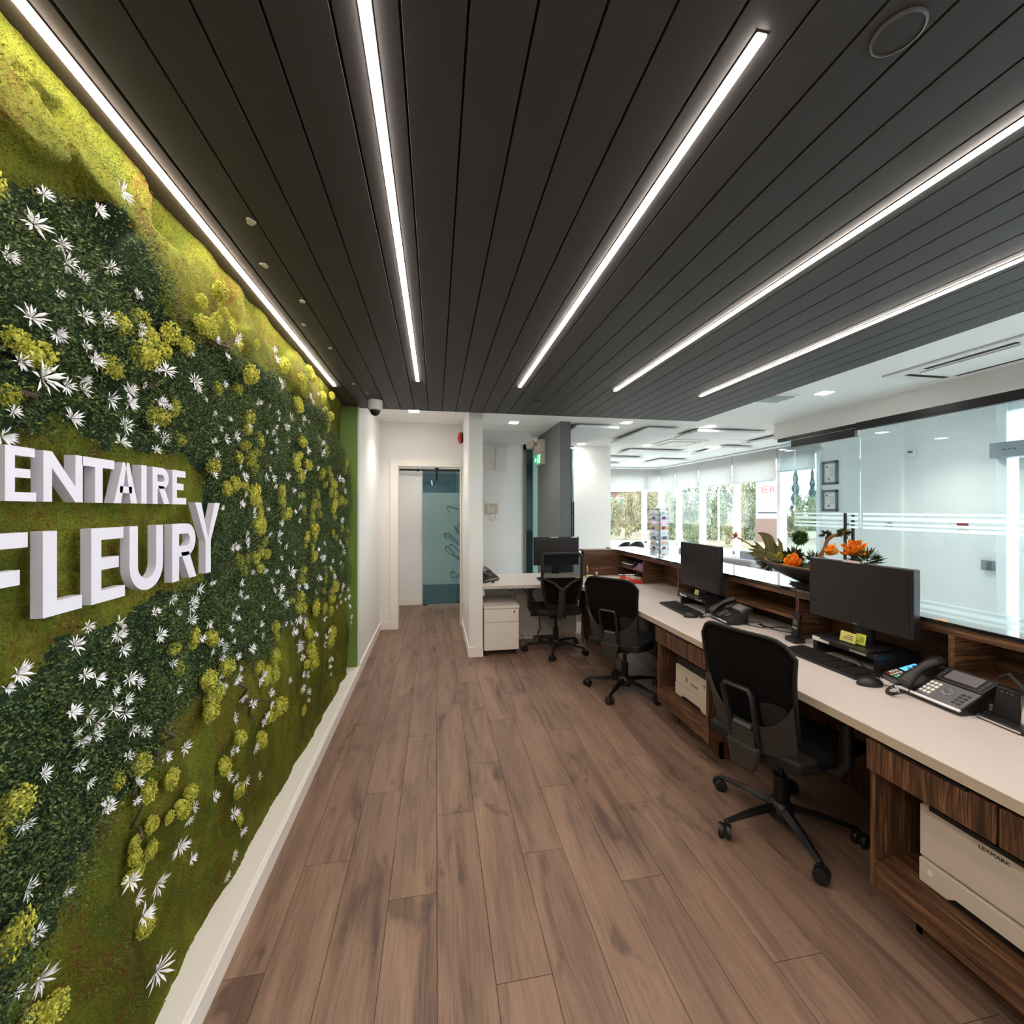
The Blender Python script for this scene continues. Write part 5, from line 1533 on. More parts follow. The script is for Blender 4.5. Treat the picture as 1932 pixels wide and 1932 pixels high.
MB().box(0.0, 0.12, -0.048, 0.05, -0.0, 0.008).build('base', M['black'], t, 0.003)

# headset base
t = thing('headset_base', 'black wireless headset base with a silver hook, at the right picture edge', 'headset', (2.04, 1.235, DZ), R(-6))
MB().box(0, 0.10, -0.075, 0.07, 0, 0.018).build('base', M['black'], t, 0.005)
MB().box(-0.002, 0.002, -0.07, 0.065, 0.006, 0.013).build('trim', M['chrome'], t)
MB().prism([(0.055, 0.018), (0.10, 0.018), (0.11, 0.125), (0.075, 0.125)], -0.03, 0.06, 'y').build('cradle', M['black'], t, 0.004)
MB().box(0.045, 0.09, -0.06, -0.03, 0.018, 0.15).build('headset_arm', M['dark'], t, 0.006)
MB().tube([(0.04, -0.045, 0.02), (0.036, -0.05, 0.07), (0.045, -0.045, 0.13)], 0.006, 8).build('hook', M['chrome'], t, smooth=True)
MB().tube([(0.06, -0.045, 0.14), (0.05, 0.0, 0.19), (0.06, 0.04, 0.16)], 0.007, 8).build('headband', M['black'], t, smooth=True)
for k in range(3):
    MB().box(0.064, 0.068, 0.0 + 0.015 * k, 0.007 + 0.015 * k, 0.11, 0.113).build('indicator', M['grey_plastic'], t)

# things on the far desks
t = thing('pen_cup', 'small black pen holder with a yellow marker by the walnut end panel', 'pen holder', (1.775, 4.80, DZ))
MB().box(-0.03, 0.03, -0.025, 0.025, 0, 0.05).build('cup', M['black'], t, 0.004)
MB().tube([(-0.005, 0, 0.03), (-0.012, 0.005, 0.10)], 0.007, 8).tube([(-0.012, 0.005, 0.10), (-0.013, 0.006, 0.135)], 0.009, 8).build('marker', M['yellow'], t, smooth=True)
MB().tube([(0.012, 0, 0.03), (0.02, 0.006, 0.12)], 0.004, 6).build('pen', mat('blue_pen', s2l(50, 50, 110), 0.4), t)
t = thing('note_pad', 'yellow sticky note block in front of the pen holder', 'notes', (1.765, 4.735, DZ), R(8))
MB().box(-0.032, 0.032, -0.03, 0.03, 0, 0.035).build('pad', mat('pale_yellow_notes', s2l(226, 214, 150), 0.7), t, 0.001)
t = thing('tape_dispenser', 'small black tape dispenser right of the yellow note block', 'tape dispenser', (1.845, 4.72, DZ), R(70))
MB().prism([(-0.06, 0), (0.06, 0), (0.06, 0.02), (0.03, 0.045), (-0.03, 0.045), (-0.06, 0.03)], -0.02, 0.02, 'y').build('body', M['black'], t, 0.004)
MB().tube([(0.0, -0.01, 0.045), (0.0, 0.01, 0.045)], 0.022, 14).build('roll', M['paper'], t)
t = thing('box_tray', 'flat red box with beige papers on the worktop below the first cubby', 'box', (2.12, 4.42, DZ), R(4))
MB().box(-0.05, 0.06, -0.15, 0.14, 0, 0.042).build('box', M['orange_red'], t, 0.002)
MB().box(-0.03, 0.055, -0.12, 0.05, 0.042, 0.062).build('papers', M['cream'], t, 0.002)
MB().box(-0.052, -0.0495, -0.05, 0.0, 0.008, 0.035).build('label_sticker', M['paper'], t)
t = thing('binder', 'grey document trays lying in the first hutch cubby', 'tray', (2.22, 4.66, 0.867))
for k in range(3):
    MB().box(0.01, 0.20, -0.02 + 0.01 * k, 0.22, 0.002 + 0.02 * k, 0.015 + 0.02 * k).build('tray', [M['grey_plastic'], M['paper'], M['shell']][k], t, 0.002)
t = thing('box_file', 'dark small box standing beside the trays in the first hutch cubby', 'box', (2.22, 4.55, 0.868))
MB().box(0.02, 0.18, -0.04, 0.045, 0, 0.085).build('box', M['black'], t, 0.004)
MB().box(0.017, 0.0205, -0.02, 0.02, 0.03, 0.06).build('label_sticker', M['shell'], t)
t = thing('cloth', 'crumpled mauve cloth in the first hutch cubby', 'cloth', (2.24, 4.41, 0.869))
q = random.Random(3)
bumpy = lambda u, v: (0.16 * (u - .3), 0.20 * (v - .5), 0.075 * math.sin(u * PI) ** .7 * math.sin(v * PI) ** .7 * (1 + .35 * math.sin(u * 14 + v * 5) * math.cos(v * 17)))
MB().sheet(bumpy, 16, 18, -0.001).build('fabric', mat('mauve_cloth', s2l(150, 104, 140), 0.9), t, smooth=True)
t = thing('paper_tab', 'small tan paper tab lying on the counter edge right of the foreground monitor', 'paper', (2.20, 1.51, 1.0515))
MB().prism([(-0.02, -0.03), (-0.02, 0.03), (0.03, 0.02)], 0, 0.0012, 'z').build('tab', mat('tan_paper', s2l(206, 166, 120), 0.7), t)
t = thing('paper_tab', 'thin white paper tab on the counter edge below the flower bowl', 'paper', (2.195, 2.33, 1.0515), R(-30))
MB().box(-0.015, 0.02, -0.012, 0.012, 0, 0.0012).build('tab', M['cream'], t)

# cables
def cable(pts, label, r=0.003, m=None):
    P = [Vector(p) for p in pts]
    out = []
    n = len(P)
    for i in range(n - 1):
        p0, p1, p2, p3 = P[max(i - 1, 0)], P[i], P[i + 1], P[min(i + 2, n - 1)]
        for k in range(6):
            s = k / 6
            out.append(0.5 * ((2 * p1) + (-p0 + p2) * s + (2 * p0 - 5 * p1 + 4 * p2 - p3) * s * s + (-p0 + 3 * p1 - 3 * p2 + p3) * s ** 3))
    out.append(P[-1])
    o = MB().tube(out, r, 6).build('cable', m or M['black'], None, smooth=True)
    return tag(o, label, 'cable')
cable([(2.12, 2.62, DZ + .004), (2.17, 2.52, DZ + .004), (2.2, 2.6, DZ + .008), (2.22, 2.45, DZ + .004), (2.3, 2.36, DZ + .004)], 'black cables lying behind the second desk phone')
cable([(2.13, 2.68, DZ + .016), (2.2, 2.6, DZ + .018), (2.16, 2.5, DZ + .016), (2.26, 2.5, DZ + .012), (2.34, 2.5, DZ + .004)], 'tangled black cord below the hutch shelf, behind the second desk phone')
cable([(2.17, 1.30, DZ + .003), (2.15, 1.36, DZ + .003), (2.24, 1.42, DZ + .003), (2.3, 1.38, DZ + .003)], 'black cord between the foreground phone and the headset base')
cable([(2.20, 1.90, DZ + .003), (2.14, 1.82, DZ + .003), (2.12, 1.76, DZ + .003), (2.2, 1.72, DZ + .003)], 'black cord under the foreground monitor riser')
cable([(0.86, 4.98, 0.70), (0.86, 4.96, 0.58), (0.95, 4.92, 0.64), (1.06, 4.84, 0.56), (1.14, 4.8, 0.46), (1.2, 4.85, 0.2), (1.2, 4.98, 0.05)], 'black power cable hanging under the back desk above the pedestal', 0.006)
cable([(0.9, 4.80, 0.22), (0.98, 4.78, 0.07), (1.05, 4.72, 0.03), (1.12, 4.72, 0.08), (1.2, 4.74, 0.2)], 'thin cable sagging to the floor behind the furthest office chair', 0.003)
cable([(1.45, 4.70, 0.006), (1.6, 4.6, 0.006), (1.67, 4.62, 0.006), (1.68, 4.7, 0.1), (1.66, 4.74, 0.3)], 'pale cable lying on the floor right of the furthest office chair', 0.003, M['cream'])
t = thing('power_strip', 'white power strip on the floor under the back desk', 'power strip', (1.0, 4.98, 0))
MB().box(-0.14, 0.14, -0.025, 0.025, 0, 0.035).build('body', M['white_plastic'], t, 0.004)
for k in range(4):
    MB().box(-0.11 + k * 0.06, -0.085 + k * 0.06, -0.01, 0.01, 0.034, 0.0365).build('socket', M['text'], t)
t = thing('computer_tower', 'black computer tower in the dark under the foreground worktop', 'computer', (1.93, 1.47, 0))
MB().box(-0.02, 0.32, -0.085, 0.085, 0.02, 0.42).build('case', M['black'], t, 0.006)
MB().box(-0.023, -0.018, -0.07, 0.07, 0.05, 0.40).build('front_panel', M['dark'], t, 0.002)
MB().box(-0.026, -0.022, -0.03, 0.03, 0.34, 0.355).build('drive_slot', M['grey_plastic'], t)
for y in (-0.07, 0.07):
    MB().box(0.0, 0.3, y - 0.01, y + 0.01, 0, 0.02).build('foot', M['black'], t)

# ------------------------------------------------------------------ wall fittings
t = thing('fire_alarm_bell', 'red fire alarm bell on the hallway side of the partition', 'alarm', (0.345, 5.50, 2.455))
m = Matrix.Rotation(R(-90), 4, 'Y')
MB().box(-0.02, 0, -0.055, 0.055, -0.06, 0.06).build('back_box', M['black'], t, 0.004)
MB().lathe([(0.07, 0.02), (0.076, 0.028), (0.072, 0.045), (0.045, 0.062), (0.0, 0.066)], 28, m=m).build('gong', M['red'], t, smooth=True)
MB().lathe([(0.008, 0.062), (0.008, 0.075), (0, 0.076)], 10, m=m).build('screw', M['chrome'], t)
t = thing('wall_cabinet', 'white wall box high on the alcove end wall', 'box', (1.10, 7.2, 2.40))
MB().box(-0.105, 0.105, -0.09, 0, -0.20, 0.20).build('body', M['white_plastic'], t, 0.012)
MB().box(-0.09, 0.09, -0.094, -0.088, -0.17, 0.18).build('cover', M['white_plastic'], t, 0.004)
t = thing('intercom', 'cream wall intercom with a looped cord on the alcove end wall', 'intercom', (0.93, 7.2, 1.55))
MB().box(-0.11, 0.11, -0.03, 0, -0.09, 0.09).build('body', M['cream'], t, 0.006)
MB().box(-0.075, -0.025, -0.052, -0.03, -0.075, 0.06).build('handset', M['white_plastic'], t, 0.01)
MB().box(0.0, 0.03, -0.034, -0.028, -0.06, 0.03).build('button_strip', M['paper'], t)
lp = [(-0.03 + 0.05 * (1 - math.cos(a)), -0.03, -0.075 - 0.13 * math.sin(a)) for a in [PI * k / 14 for k in range(15)]]
MB().tube(lp, 0.006, 6).build('cord', M['cream'], t, smooth=True)
t = thing('exit_sign', 'green running man exit sign with emergency lamps on the charcoal blade wall', 'sign', (1.56, 6.2, 2.2))
MB().box(-0.065, 0, -0.2, 0.2, 0, 0.168).build('housing', M['cream'], t, 0.004)
MB().box(-0.075, 0, -0.2, 0.2, 0.172, 0.36).build('battery_box', M['cream'], t, 0.004)
fc = MB().box(-0.0675, -0.065, -0.19, 0.19, 0.01, 0.158).build('green_face', M['exit_green'], t)
px = lambda a, b_, c, d_: MB().box(-0.069, -0.067, a, b_, c, d_)
px(-0.165, -0.095, 0.024, 0.144).build('white_door', M['exit_white'], fc)
MB().prism([(0.17, 0.084), (0.125, 0.125), (0.125, 0.104), (0.06, 0.104), (0.06, 0.064), (0.125, 0.064), (0.125, 0.043)], -0.069, -0.067, 'x').build('white_arrow', M['exit_white'], fc)
mb = MB()
mb.prism([(-0.03 + 0.014 * math.cos(k), 0.132 + 0.014 * math.sin(k)) for k in [2 * PI * q_ / 10 for q_ in range(10)]], -0.069, -0.067, 'x')
mb.prism([(-0.01, 0.116), (-0.045, 0.112), (-0.05, 0.066), (-0.02, 0.066)], -0.069, -0.067, 'x')
mb.prism([(-0.02, 0.068), (-0.04, 0.068), (-0.075, 0.025), (-0.055, 0.022)], -0.069, -0.067, 'x')
mb.prism([(-0.03, 0.068), (-0.05, 0.068), (0.0, 0.02), (0.02, 0.028)], -0.069, -0.067, 'x')
mb.build('running_man', M['exit_white'], fc)
for k, yy_ in enumerate((-0.02, 0.16)):
    m = Matrix.Translation((-0.15, yy_, 0.31)) @ Matrix.Rotation(R(-150), 4, 'Z') @ Matrix.Rotation(R(70), 4, 'Y')
    MB().lathe([(0.02, -0.06), (0.055, 0.0), (0.058, 0.02), (0.05, 0.03)], 16, m=m).build('lamp_head', M['cream'], t, smooth=True)
    MB().tube([(-0.14, yy_, 0.31), (-0.06, yy_, 0.30)], 0.014, 6).build('lamp_arm', M['cream'], t)
t = thing('wall_socket', 'white wall socket low on the hallway side of the partition', 'socket', (0.345, 5.30, 0.36))
MB().box(-0.008, 0, -0.04, 0.04, -0.06, 0.06).build('plate', M['white_plastic'], t, 0.002)
for z in (-0.022, 0.022):
    MB().box(-0.009, -0.0075, -0.012, 0.012, z - 0.012, z + 0.012).build('outlet', M['grey_plastic'], t)

# sliding barn door of the inner hall
sd = thing('door_4', None, None, kind='structure')
MB().box(-0.205, 0.405, 6.992, 7.004, 0.012, 2.12).build('pane', M['teal_glass'], sd)
MB().box(-0.205, 0.405, 6.988, 6.991, 0.33, 1.806).build('frosted_film', M['film'], sd)
MB().tube([(-0.72, 6.97, 2.17), (0.405, 6.97, 2.17)], 0.016, 10).build('rail', M['black_metal'], sd)
for x in (-0.28, 0.38, -0.6):
    MB().tube([(x, 7.05, 2.17), (x, 6.955, 2.17)], 0.022, 10).build('rail_standoff', M['black_metal'], sd)
MB().box(0.0, 0.035, 6.955, 6.985, 2.0, 2.23).tube([(0.0175, 6.975, 2.215), (0.0175, 6.945, 2.215)], 0.038, 16).build('hanger', M['black_metal'], sd, 0.002)
MB().box(-0.2, -0.13, 6.97, 7.03, 0.0, 0.02).build('floor_guide', M['black_metal'], sd)
M['lettering'] = mat('grey_lettering', s2l(60, 84, 90), 0.6)
# handwritten lettering on the film, running up the pane
def script(pts, nm, r=0.018):
    P = [(x, 6.9855, z) for x, z in pts]
    out = []
    P = [Vector(p) for p in P]
    n = len(P)
    for i in range(n - 1):
        p0, p1, p2, p3 = P[max(i - 1, 0)], P[i], P[i + 1], P[min(i + 2, n - 1)]
        for k in range(6):
            s = k / 6
            out.append(0.5 * ((2 * p1) + (-p0 + p2) * s + (2 * p0 - 5 * p1 + 4 * p2 - p3) * s * s + (-p0 + 3 * p1 - 3 * p2 + p3) * s ** 3))
    out.append(P[-1])
    MB().tube(out, [r * (0.5 + 0.5 * abs(math.sin(i * 0.21))) for i in range(len(out))], 5, flat=0.25).build(nm, M['lettering'], sd)
for st in ([(0.391, 0.505), (0.339, 0.446), (0.262, 0.439), (0.237, 0.492), (0.271, 0.534), (0.322, 0.498)],
           [(0.391, 0.703), (0.305, 0.791), (0.254, 0.878), (0.177, 0.948), (0.152, 0.905), (0.203, 0.836), (0.288, 0.791), (0.391, 0.755)],
           [(0.203, 0.930), (0.254, 0.973), (0.322, 0.920), (0.391, 0.841)],
           [(0.391, 0.945), (0.288, 1.032), (0.203, 1.102), (0.135, 1.154), (0.152, 1.086), (0.203, 1.051)],
           [(0.135, 1.137), (0.203, 1.154), (0.288, 1.084), (0.391, 0.996)],
           [(0.391, 1.160), (0.339, 1.221), (0.297, 1.265), (0.322, 1.204), (0.391, 1.135)],
           [(0.339, 1.256), (0.374, 1.290), (0.399, 1.324)],
           [(0.399, 1.531), (0.305, 1.566), (0.203, 1.592), (0.177, 1.566), (0.220, 1.497)]):
    script(st, 'script_lettering')
# ------------------------------------------------------------------ flower arrangement on the counter
M['leaf_olive'] = leafmat('olive_leaf', [s2l(70, 74, 44), s2l(104, 104, 62), s2l(124, 122, 78)], 0.45, 12)
M['orange'] = leafmat('orange_petal', [s2l(206, 92, 18), s2l(240, 140, 30), s2l(250, 180, 60)], 0.6, 30)
M['bowl'] = mat('dark_bowl', s2l(44, 36, 38), 0.3)
M['bowl_in'] = mat('tan_bowl_inside', s2l(170, 128, 92), 0.6)
M['grass'] = leafmat('dark_sprig', [s2l(34, 44, 26), s2l(60, 72, 40), s2l(88, 92, 52)], 0.6, 50)
M['twig'] = mat('driftwood', s2l(142, 98, 66), 0.7)
FB = Vector((2.38, 2.35, 1.0605))
fa = thing('flower_arrangement', 'boat shaped dark bowl with monstera leaf, orange flowers and driftwood on the counter', 'flower arrangement', FB)
L_ = lambda y, z, dx=0.0: Vector((dx, y - FB.y, z - FB.z))
def bowlfn(r0, lift):
    def f(u, v):
        a = 2 * PI * u
        rad = v
        x = 0.13 * rad * math.cos(a)
        y = 0.42 * rad * math.sin(a)
        z = 0.10 * rad ** 2.2 + 0.02 * rad * abs(math.sin(a)) ** 4
        return (x * r0, y * r0, z + lift)
    return f
MB().sheet(bowlfn(1.0, 0.0), 40, 8, -0.008).build('bowl', M['bowl'], fa, smooth=True)
MB().sheet(bowlfn(0.955, 0.012), 40, 8, -0.003).build('bowl_lining', M['bowl_in'], fa, smooth=True)
MB().lathe([(0.09, -0.009), (0.10, 0.006)], 20, sx=0.8, sy=1.8).build('bowl_foot', M['bowl'], fa)
MB().sheet(lambda u, v: (0.10 * (u - .5) * 2 * math.cos((v - .5) * 2.6), 0.33 * (v - .5) * 2, 0.075 + 0.03 * math.sin(u * 9) * math.sin(v * 21) + 0.03 * math.sin(u * PI)), 10, 24, 0.004).build('moss_bed', M['grass'], fa, smooth=False)
# monstera leaf: two lobed halves either side of the midrib, cupped
MU = [(2.579, 1.212), (2.560, 1.265), (2.563, 1.307), (2.597, 1.339), (2.609, 1.336), (2.600, 1.309), (2.597, 1.286), (2.614, 1.283), (2.631, 1.307), (2.637, 1.325), (2.655, 1.354), (2.694, 1.368), (2.752, 1.373), (2.808, 1.367), (2.774, 1.347), (2.754, 1.313), (2.739, 1.277), (2.742, 1.256), (2.761, 1.253), (2.785, 1.271), (2.822, 1.292), (2.858, 1.298), (2.838, 1.278), (2.842, 1.266), (2.882, 1.268), (2.904, 1.257), (2.862, 1.244), (2.787, 1.237), (2.677, 1.226)]
ML = [(2.579, 1.212), (2.677, 1.226), (2.787, 1.237), (2.858, 1.241), (2.936, 1.235), (2.904, 1.226), (2.865, 1.223), (2.895, 1.213), (2.945, 1.200), (2.890, 1.195), (2.874, 1.180), (2.804, 1.188), (2.865, 1.171), (2.829, 1.155), (2.769, 1.167), (2.820, 1.147), (2.804, 1.129), (2.735, 1.156), (2.778, 1.110), (2.752, 1.105), (2.686, 1.153), (2.719, 1.107), (2.661, 1.121), (2.614, 1.162)]
mid_z = lambda y: 1.212 + (y - 2.579) * 0.123
leaf_x = lambda y, z: -0.02 - 0.12 * abs(z - mid_z(y)) + 0.06 * (y - 2.579)
mb = MB()
for half in (MU, ML):
    vs = [L_(y, z, leaf_x(y, z)) for y, z in half]
    n = len(vs)
    mb.add(vs + [v + Vector((0.0018, 0, 0)) for v in vs], [tuple(range(n)), tuple(range(2 * n - 1, n - 1, -1))] + [(i, (i + 1) % n, (i + 1) % n + n, i + n) for i in range(n)])
mb.build('monstera_leaf', M['leaf_olive'], fa)
vm = mat('pale_vein', s2l(150, 142, 92), 0.6)
vb = MB()
vb.tube([L_(2.56, 1.17, 0.0)] + [L_(y, mid_z(y), leaf_x(y, mid_z(y)) - 0.001) for y in (2.579, 2.68, 2.79, 2.88)], [.004, .0035, .003, .002, .001], 5)
for y0, (y1, z1) in ((2.62, (2.59, 1.325)), (2.65, (2.66, 1.34)), (2.69, (2.72, 1.355)), (2.76, (2.83, 1.283)), (2.62, (2.66, 1.135)), (2.65, (2.73, 1.13)), (2.70, (2.80, 1.14)), (2.74, (2.83, 1.162)), (2.79, (2.88, 1.20))):
    vb.tube([L_(y0, mid_z(y0), leaf_x(y0, mid_z(y0)) - .001), L_((y0 + y1) / 2, (mid_z(y0) + z1) / 2, leaf_x((y0 + y1) / 2, (mid_z(y0) + z1) / 2) - .001), L_(y1, z1, leaf_x(y1, z1) - .001)], [.0015, .0012, .0006], 4)
vb.build('leaf_veins', vm, fa)
def bloom(name, c, r, n, axis, spiky=False, mt=None):
    q = random.Random(int(r * 1000) + n)
    ax = Vector(axis).normalized()
    t1 = ax.cross(Vector((0.3, 0.2, 1))).normalized()
    t2 = ax.cross(t1)
    for i in range(n):
        ring = i / n
        a = i * 2.4
        op = 0.25 + 1.05 * ring
        di = (ax * math.cos(op) + (t1 * math.cos(a) + t2 * math.sin(a)) * math.sin(op)).normalized()
        sdv = di.cross(ax).normalized() if di.cross(ax).length > 1e-4 else t1
        up = sdv.cross(di)
        L = r * q.uniform(0.85, 1.1)
        W = r * (0.17 if spiky else 0.42)
        def fn(u, v):
            s = (u - .5) * 2
            return c + di * (L * v) + sdv * (s * W * math.sin(PI * min(1, v * .85 + .08)) ** .7) + up * (0.18 * L * v * v + 0.1 * r * s * s + 0.03 * r * math.sin(v * 9 + i))
        MB().sheet(fn, 3, 5, 0.001).build('petal', mt or M['orange'], fa, smooth=True)
bloom('flower', L_(2.455, 1.175, -0.03), 0.075, 18, (-0.75, -0.1, 0.5))
bloom('flower', L_(2.165, 1.275, -0.02), 0.065, 10, (-0.4, 0.5, 0.5))
bloom('flower', L_(2.10, 1.265, 0.02), 0.105, 18, (-0.3, -0.35, 0.8), True)
bloom('flower', L_(2.69, 1.245, 0.03), 0.04, 7, (-0.2, 0.1, 0.9), True)
bloom('flower', L_(3.05, 1.315, 0.0), 0.05, 8, (0, 0.8, 0.4), True, mat('rust_petal', s2l(150, 84, 48), 0.7))
MB().tube([L_(2.72, 1.17, .02), L_(2.85, 1.24, .01), L_(2.95, 1.285, 0), L_(3.04, 1.312, 0)], [.006, .006, .005, .008], 6).build('stem', M['twig'], fa, smooth=True)
MB().tube([L_(2.33, 1.16), L_(2.30, 1.243), L_(2.268, 1.30), L_(2.25, 1.35), L_(2.215, 1.378), L_(2.16, 1.392), L_(2.11, 1.415)], [.013, .012, .010, .011, .010, .011, .006], 8).build('driftwood', M['twig'], fa, smooth=True)
def sprigs(name, c, r, n, ln, mt, sq=(1, 1, 1), w=0.10):
    q = random.Random(n)
    mb = MB()
    for i in range(n):
        d = Vector((q.gauss(0, 1) * sq[0], q.gauss(0, 1) * sq[1], q.gauss(0, 1) * sq[2]))
        if d.length < 1e-3:
            continue
        d.normalize()
        s = d.cross(Vector((q.random(), q.random(), q.random()))).normalized()
        b0 = c + d * r * q.uniform(0.15, 0.5)
        tp = b0 + d * ln
        md = (b0 + tp) / 2
        mb.add([b0, md + s * ln * w, tp, md - s * ln * w], [(0, 1, 2, 3)])
    return mb.build(name, mt, fa)
sprigs('topiary_ball', L_(2.452, 1.35), 0.035, 420, 0.042, leafmat('topiary_green', [s2l(30, 58, 24), s2l(62, 96, 40), s2l(92, 122, 56)], .6, 40))
MB().tube([L_(2.50, 1.17), L_(2.49, 1.25), L_(2.46, 1.33)], 0.0035, 6).build('topiary_stem', M['twig'], fa)
sprigs('greenery', L_(2.53, 1.21, .02), 0.06, 260, 0.06, M['grass'], (1, 1.1, .8))
sprigs('greenery', L_(2.36, 1.225, .02), 0.05, 200, 0.05, M['grass'], (1, 1.4, .6), .06)
sprigs('greenery', L_(2.03, 1.24, .02), 0.07, 170, 0.07, M['grass'], (.8, 1.2, .9), .07)
sprigs('greenery', L_(2.14, 1.40, 0), 0.02, 80, 0.035, M['grass'], (1, 1.4, .6), .16)
sprigs('greenery', L_(2.26, 1.38, 0), 0.02, 60, 0.035, M['grass'], (1, 1.2, .7), .18)
sprigs('greenery', L_(2.66, 1.15, -.05), 0.05, 160, 0.055, M['grass'], (.8, 1.6, .5), .06)
sprigs('yellow_bloom', L_(2.575, 1.215, -.04), 0.015, 60, 0.03, M['lichen'], (1, 1, 1), .25)

# ------------------------------------------------------------------ waiting room
def armchair(loc, rz, label):
    t = thing('armchair', label, 'armchair', loc, R(rz), 'grey lounge chairs of the waiting room')
    MB().box(-0.36, 0.36, -0.36, 0.36, 0.10, 0.40).build('seat_base', M['fabric'], t, 0.02)
    MB().box(-0.24, 0.36, -0.25, 0.25, 0.40, 0.50).build('seat_cushion', M['fabric'], t, 0.03)
    MB().box(-0.36, -0.22, -0.36, 0.36, 0.40, 0.82).build('backrest', M['fabric'], t, 0.03)
    for s in (-1, 1):
        MB().box(-0.22, 0.36, s * 0.31 - 0.055, s * 0.31 + 0.055, 0.40, 0.64).build('armrest', M['fabric'], t, 0.025)
        for x in (-0.3, 0.3):
            MB().box(x - 0.02, x + 0.02, s * 0.3 - 0.02, s * 0.3 + 0.02, 0, 0.10).build('leg', M['twig'], t)
    MB().box(-0.365, -0.355, -0.04, 0.04, 0.45, 0.76).build('wood_trim', M['walnut_z'], t)
    return t
armchair((4.30, 7.05, 0), 180, 'grey lounge chair behind the counter, just right of the brochure rack')
armchair((5.05, 6.35, 0), 180, 'grey lounge chair nearest the window row, behind the middle monitor')
armchair((4.02, 5.55, 0), 200, 'grey lounge chair half hidden by the monstera leaf')
tb = thing('side_table', 'white table by the far window under the orchid', 'table', (3.75, 8.75, 0))
MB().box(-0.55, 0.5, -0.35, 0.35, 0.74, 0.775).build('top', M['white_plastic'], tb, 0.004)
for sx in (-0.5, 0.45):
    for sy in (-0.3, 0.3):
        MB().box(sx - 0.02, sx + 0.02, sy - 0.02, sy + 0.02, 0, 0.74).build('leg', M['alu'], tb)
def dark_chair(loc, rz, label):
    t = thing('side_chair', label, 'chair', loc, R(rz), 'dark moulded chairs at the white table')
    MB().sheet(lambda u, v: (-0.21 - 0.07 * v + 0.16 * abs(u - .5) ** 2 * 4 * .9, (u - .5) * 0.46 * (1 - 0.25 * v), 0.46 + 0.40 * v - 0.09 * (abs(u - .5) * 2) ** 3 * v), 12, 8, 0.012).build('backrest', M['dark'], t, smooth=True)
    MB().sheet(lambda u, v: (-0.21 + 0.43 * v, (u - .5) * 0.45, 0.455 + 0.03 * (abs(u - .5) * 2) ** 2 - 0.015 * math.sin(v * PI)), 10, 8, 0.012).build('seat', M['dark'], t, smooth=True)
    for sx in (-0.17, 0.17):
        for sy in (-0.17, 0.17):
            MB().tube([(sx, sy, 0.46), (sx * 1.25, sy * 1.25, 0)], 0.012, 8).build('leg', M['black_metal'], t)
    return t
c1 = dark_chair((3.40, 7.5, 0), 100, 'dark moulded chair at the white table, left one below the orchid')
c2 = dark_chair((4.0, 8.12, 0), 80, 'dark moulded chair at the white table, right one beside the brochure rack')
c1.scale = (0.85, 0.85, 1.1)
c2.scale = (0.85, 0.85, 1.05)
orc = thing('orchid', 'white orchid in a glossy pale pot, cut by the panel wall edge', 'plant', (3.45, 8.2, 0.775))
orc.location = (3.50, 8.62, 0.775)
MB().lathe([(0.05, 0), (0.07, 0.05), (0.075, 0.13), (0.07, 0.14), (0.06, 0.13), (0.0, 0.12)], 18).build('pot', M['white_plastic'], orc, smooth=True)
for k in range(5):
    a = k * 1.3
    MB().sheet(lambda u, v: (math.cos(a) * 0.16 * v, math.sin(a) * 0.16 * v, 0.14 + 0.09 * v - 0.12 * v * v) if False else (math.cos(a) * 0.17 * v - math.sin(a) * (u - .5) * 0.06 * math.sin(PI * min(1, v + .1)), math.sin(a) * 0.17 * v + math.cos(a) * (u - .5) * 0.06 * math.sin(PI * min(1, v + .1)), 0.13 + 0.16 * v - 0.14 * v * v), 2, 6, 0.002).build('leaf', M['fern'], orc, smooth=True)
for s in (-1, 1):
    MB().tube([(0, 0, 0.12), (0.03 * s, 0, 0.35), (0.08 * s, 0.02, 0.55), (0.17 * s, 0.03, 0.64)], 0.005, 6).build('stem', M['twig'], orc)
    for k in range(5):
        c = Vector((0.04 * s + 0.035 * s * k, 0.02, 0.46 + 0.05 * k - 0.004 * k * k))
        mb = MB()
        for j in range(5):
            a = j * 2 * PI / 5
            d = Vector((math.cos(a), -0.25, math.sin(a)))
            p = Vector((-math.sin(a), 0, math.cos(a)))
            mb.add([c, c + d * .02 + p * .016, c + d * .04, c + d * .02 - p * .016], [(0, 1, 2, 3)])
        mb.build('blossom', M['petal'], orc)

# brochure rack
br = thing('brochure_rack', 'tall rotating brochure rack full of magazines in front of the corner windows', 'rack', (4.47, 8.0, 0), R(12))
MB().lathe([(0.22, 0), (0.22, 0.02), (0.03, 0.04)], 24).tube([(0, 0, 0.03), (0, 0, 1.56)], 0.02, 10).build('stand', M['grey_alu'], br)
wire = MB()
for sx in (-1, 1):
    for sy in (-1, 1):
        wire.tube([(sx * .115, sy * .115, 0.2), (sx * .115, sy * .115, 1.58)], 0.012, 6)
wire.build('corner_post', M['grey_alu'], br)
ring = [(0.07 * math.cos(a), 0, 1.56 + 0.06 * math.sin(a)) for a in [PI * k / 10 for k in range(11)]]
MB().tube(ring, 0.006, 6).build('top_hoop', M['alu'], br)
MB().box(-0.10, 0.10, -0.112, 0.112, 1.535, 1.55).build('top_plate', M['black_metal'], br)
mag = [s2l(214, 216, 200), s2l(196, 190, 216), s2l(226, 176, 190), s2l(220, 160, 90), s2l(206, 214, 222), s2l(150, 168, 190), s2l(168, 186, 204), s2l(216, 214, 220)]
magm = [mat('magazine_cover', c, 0.35) for c in mag]
pm_ = mat('cover_print', s2l(90, 60, 70), 0.5)
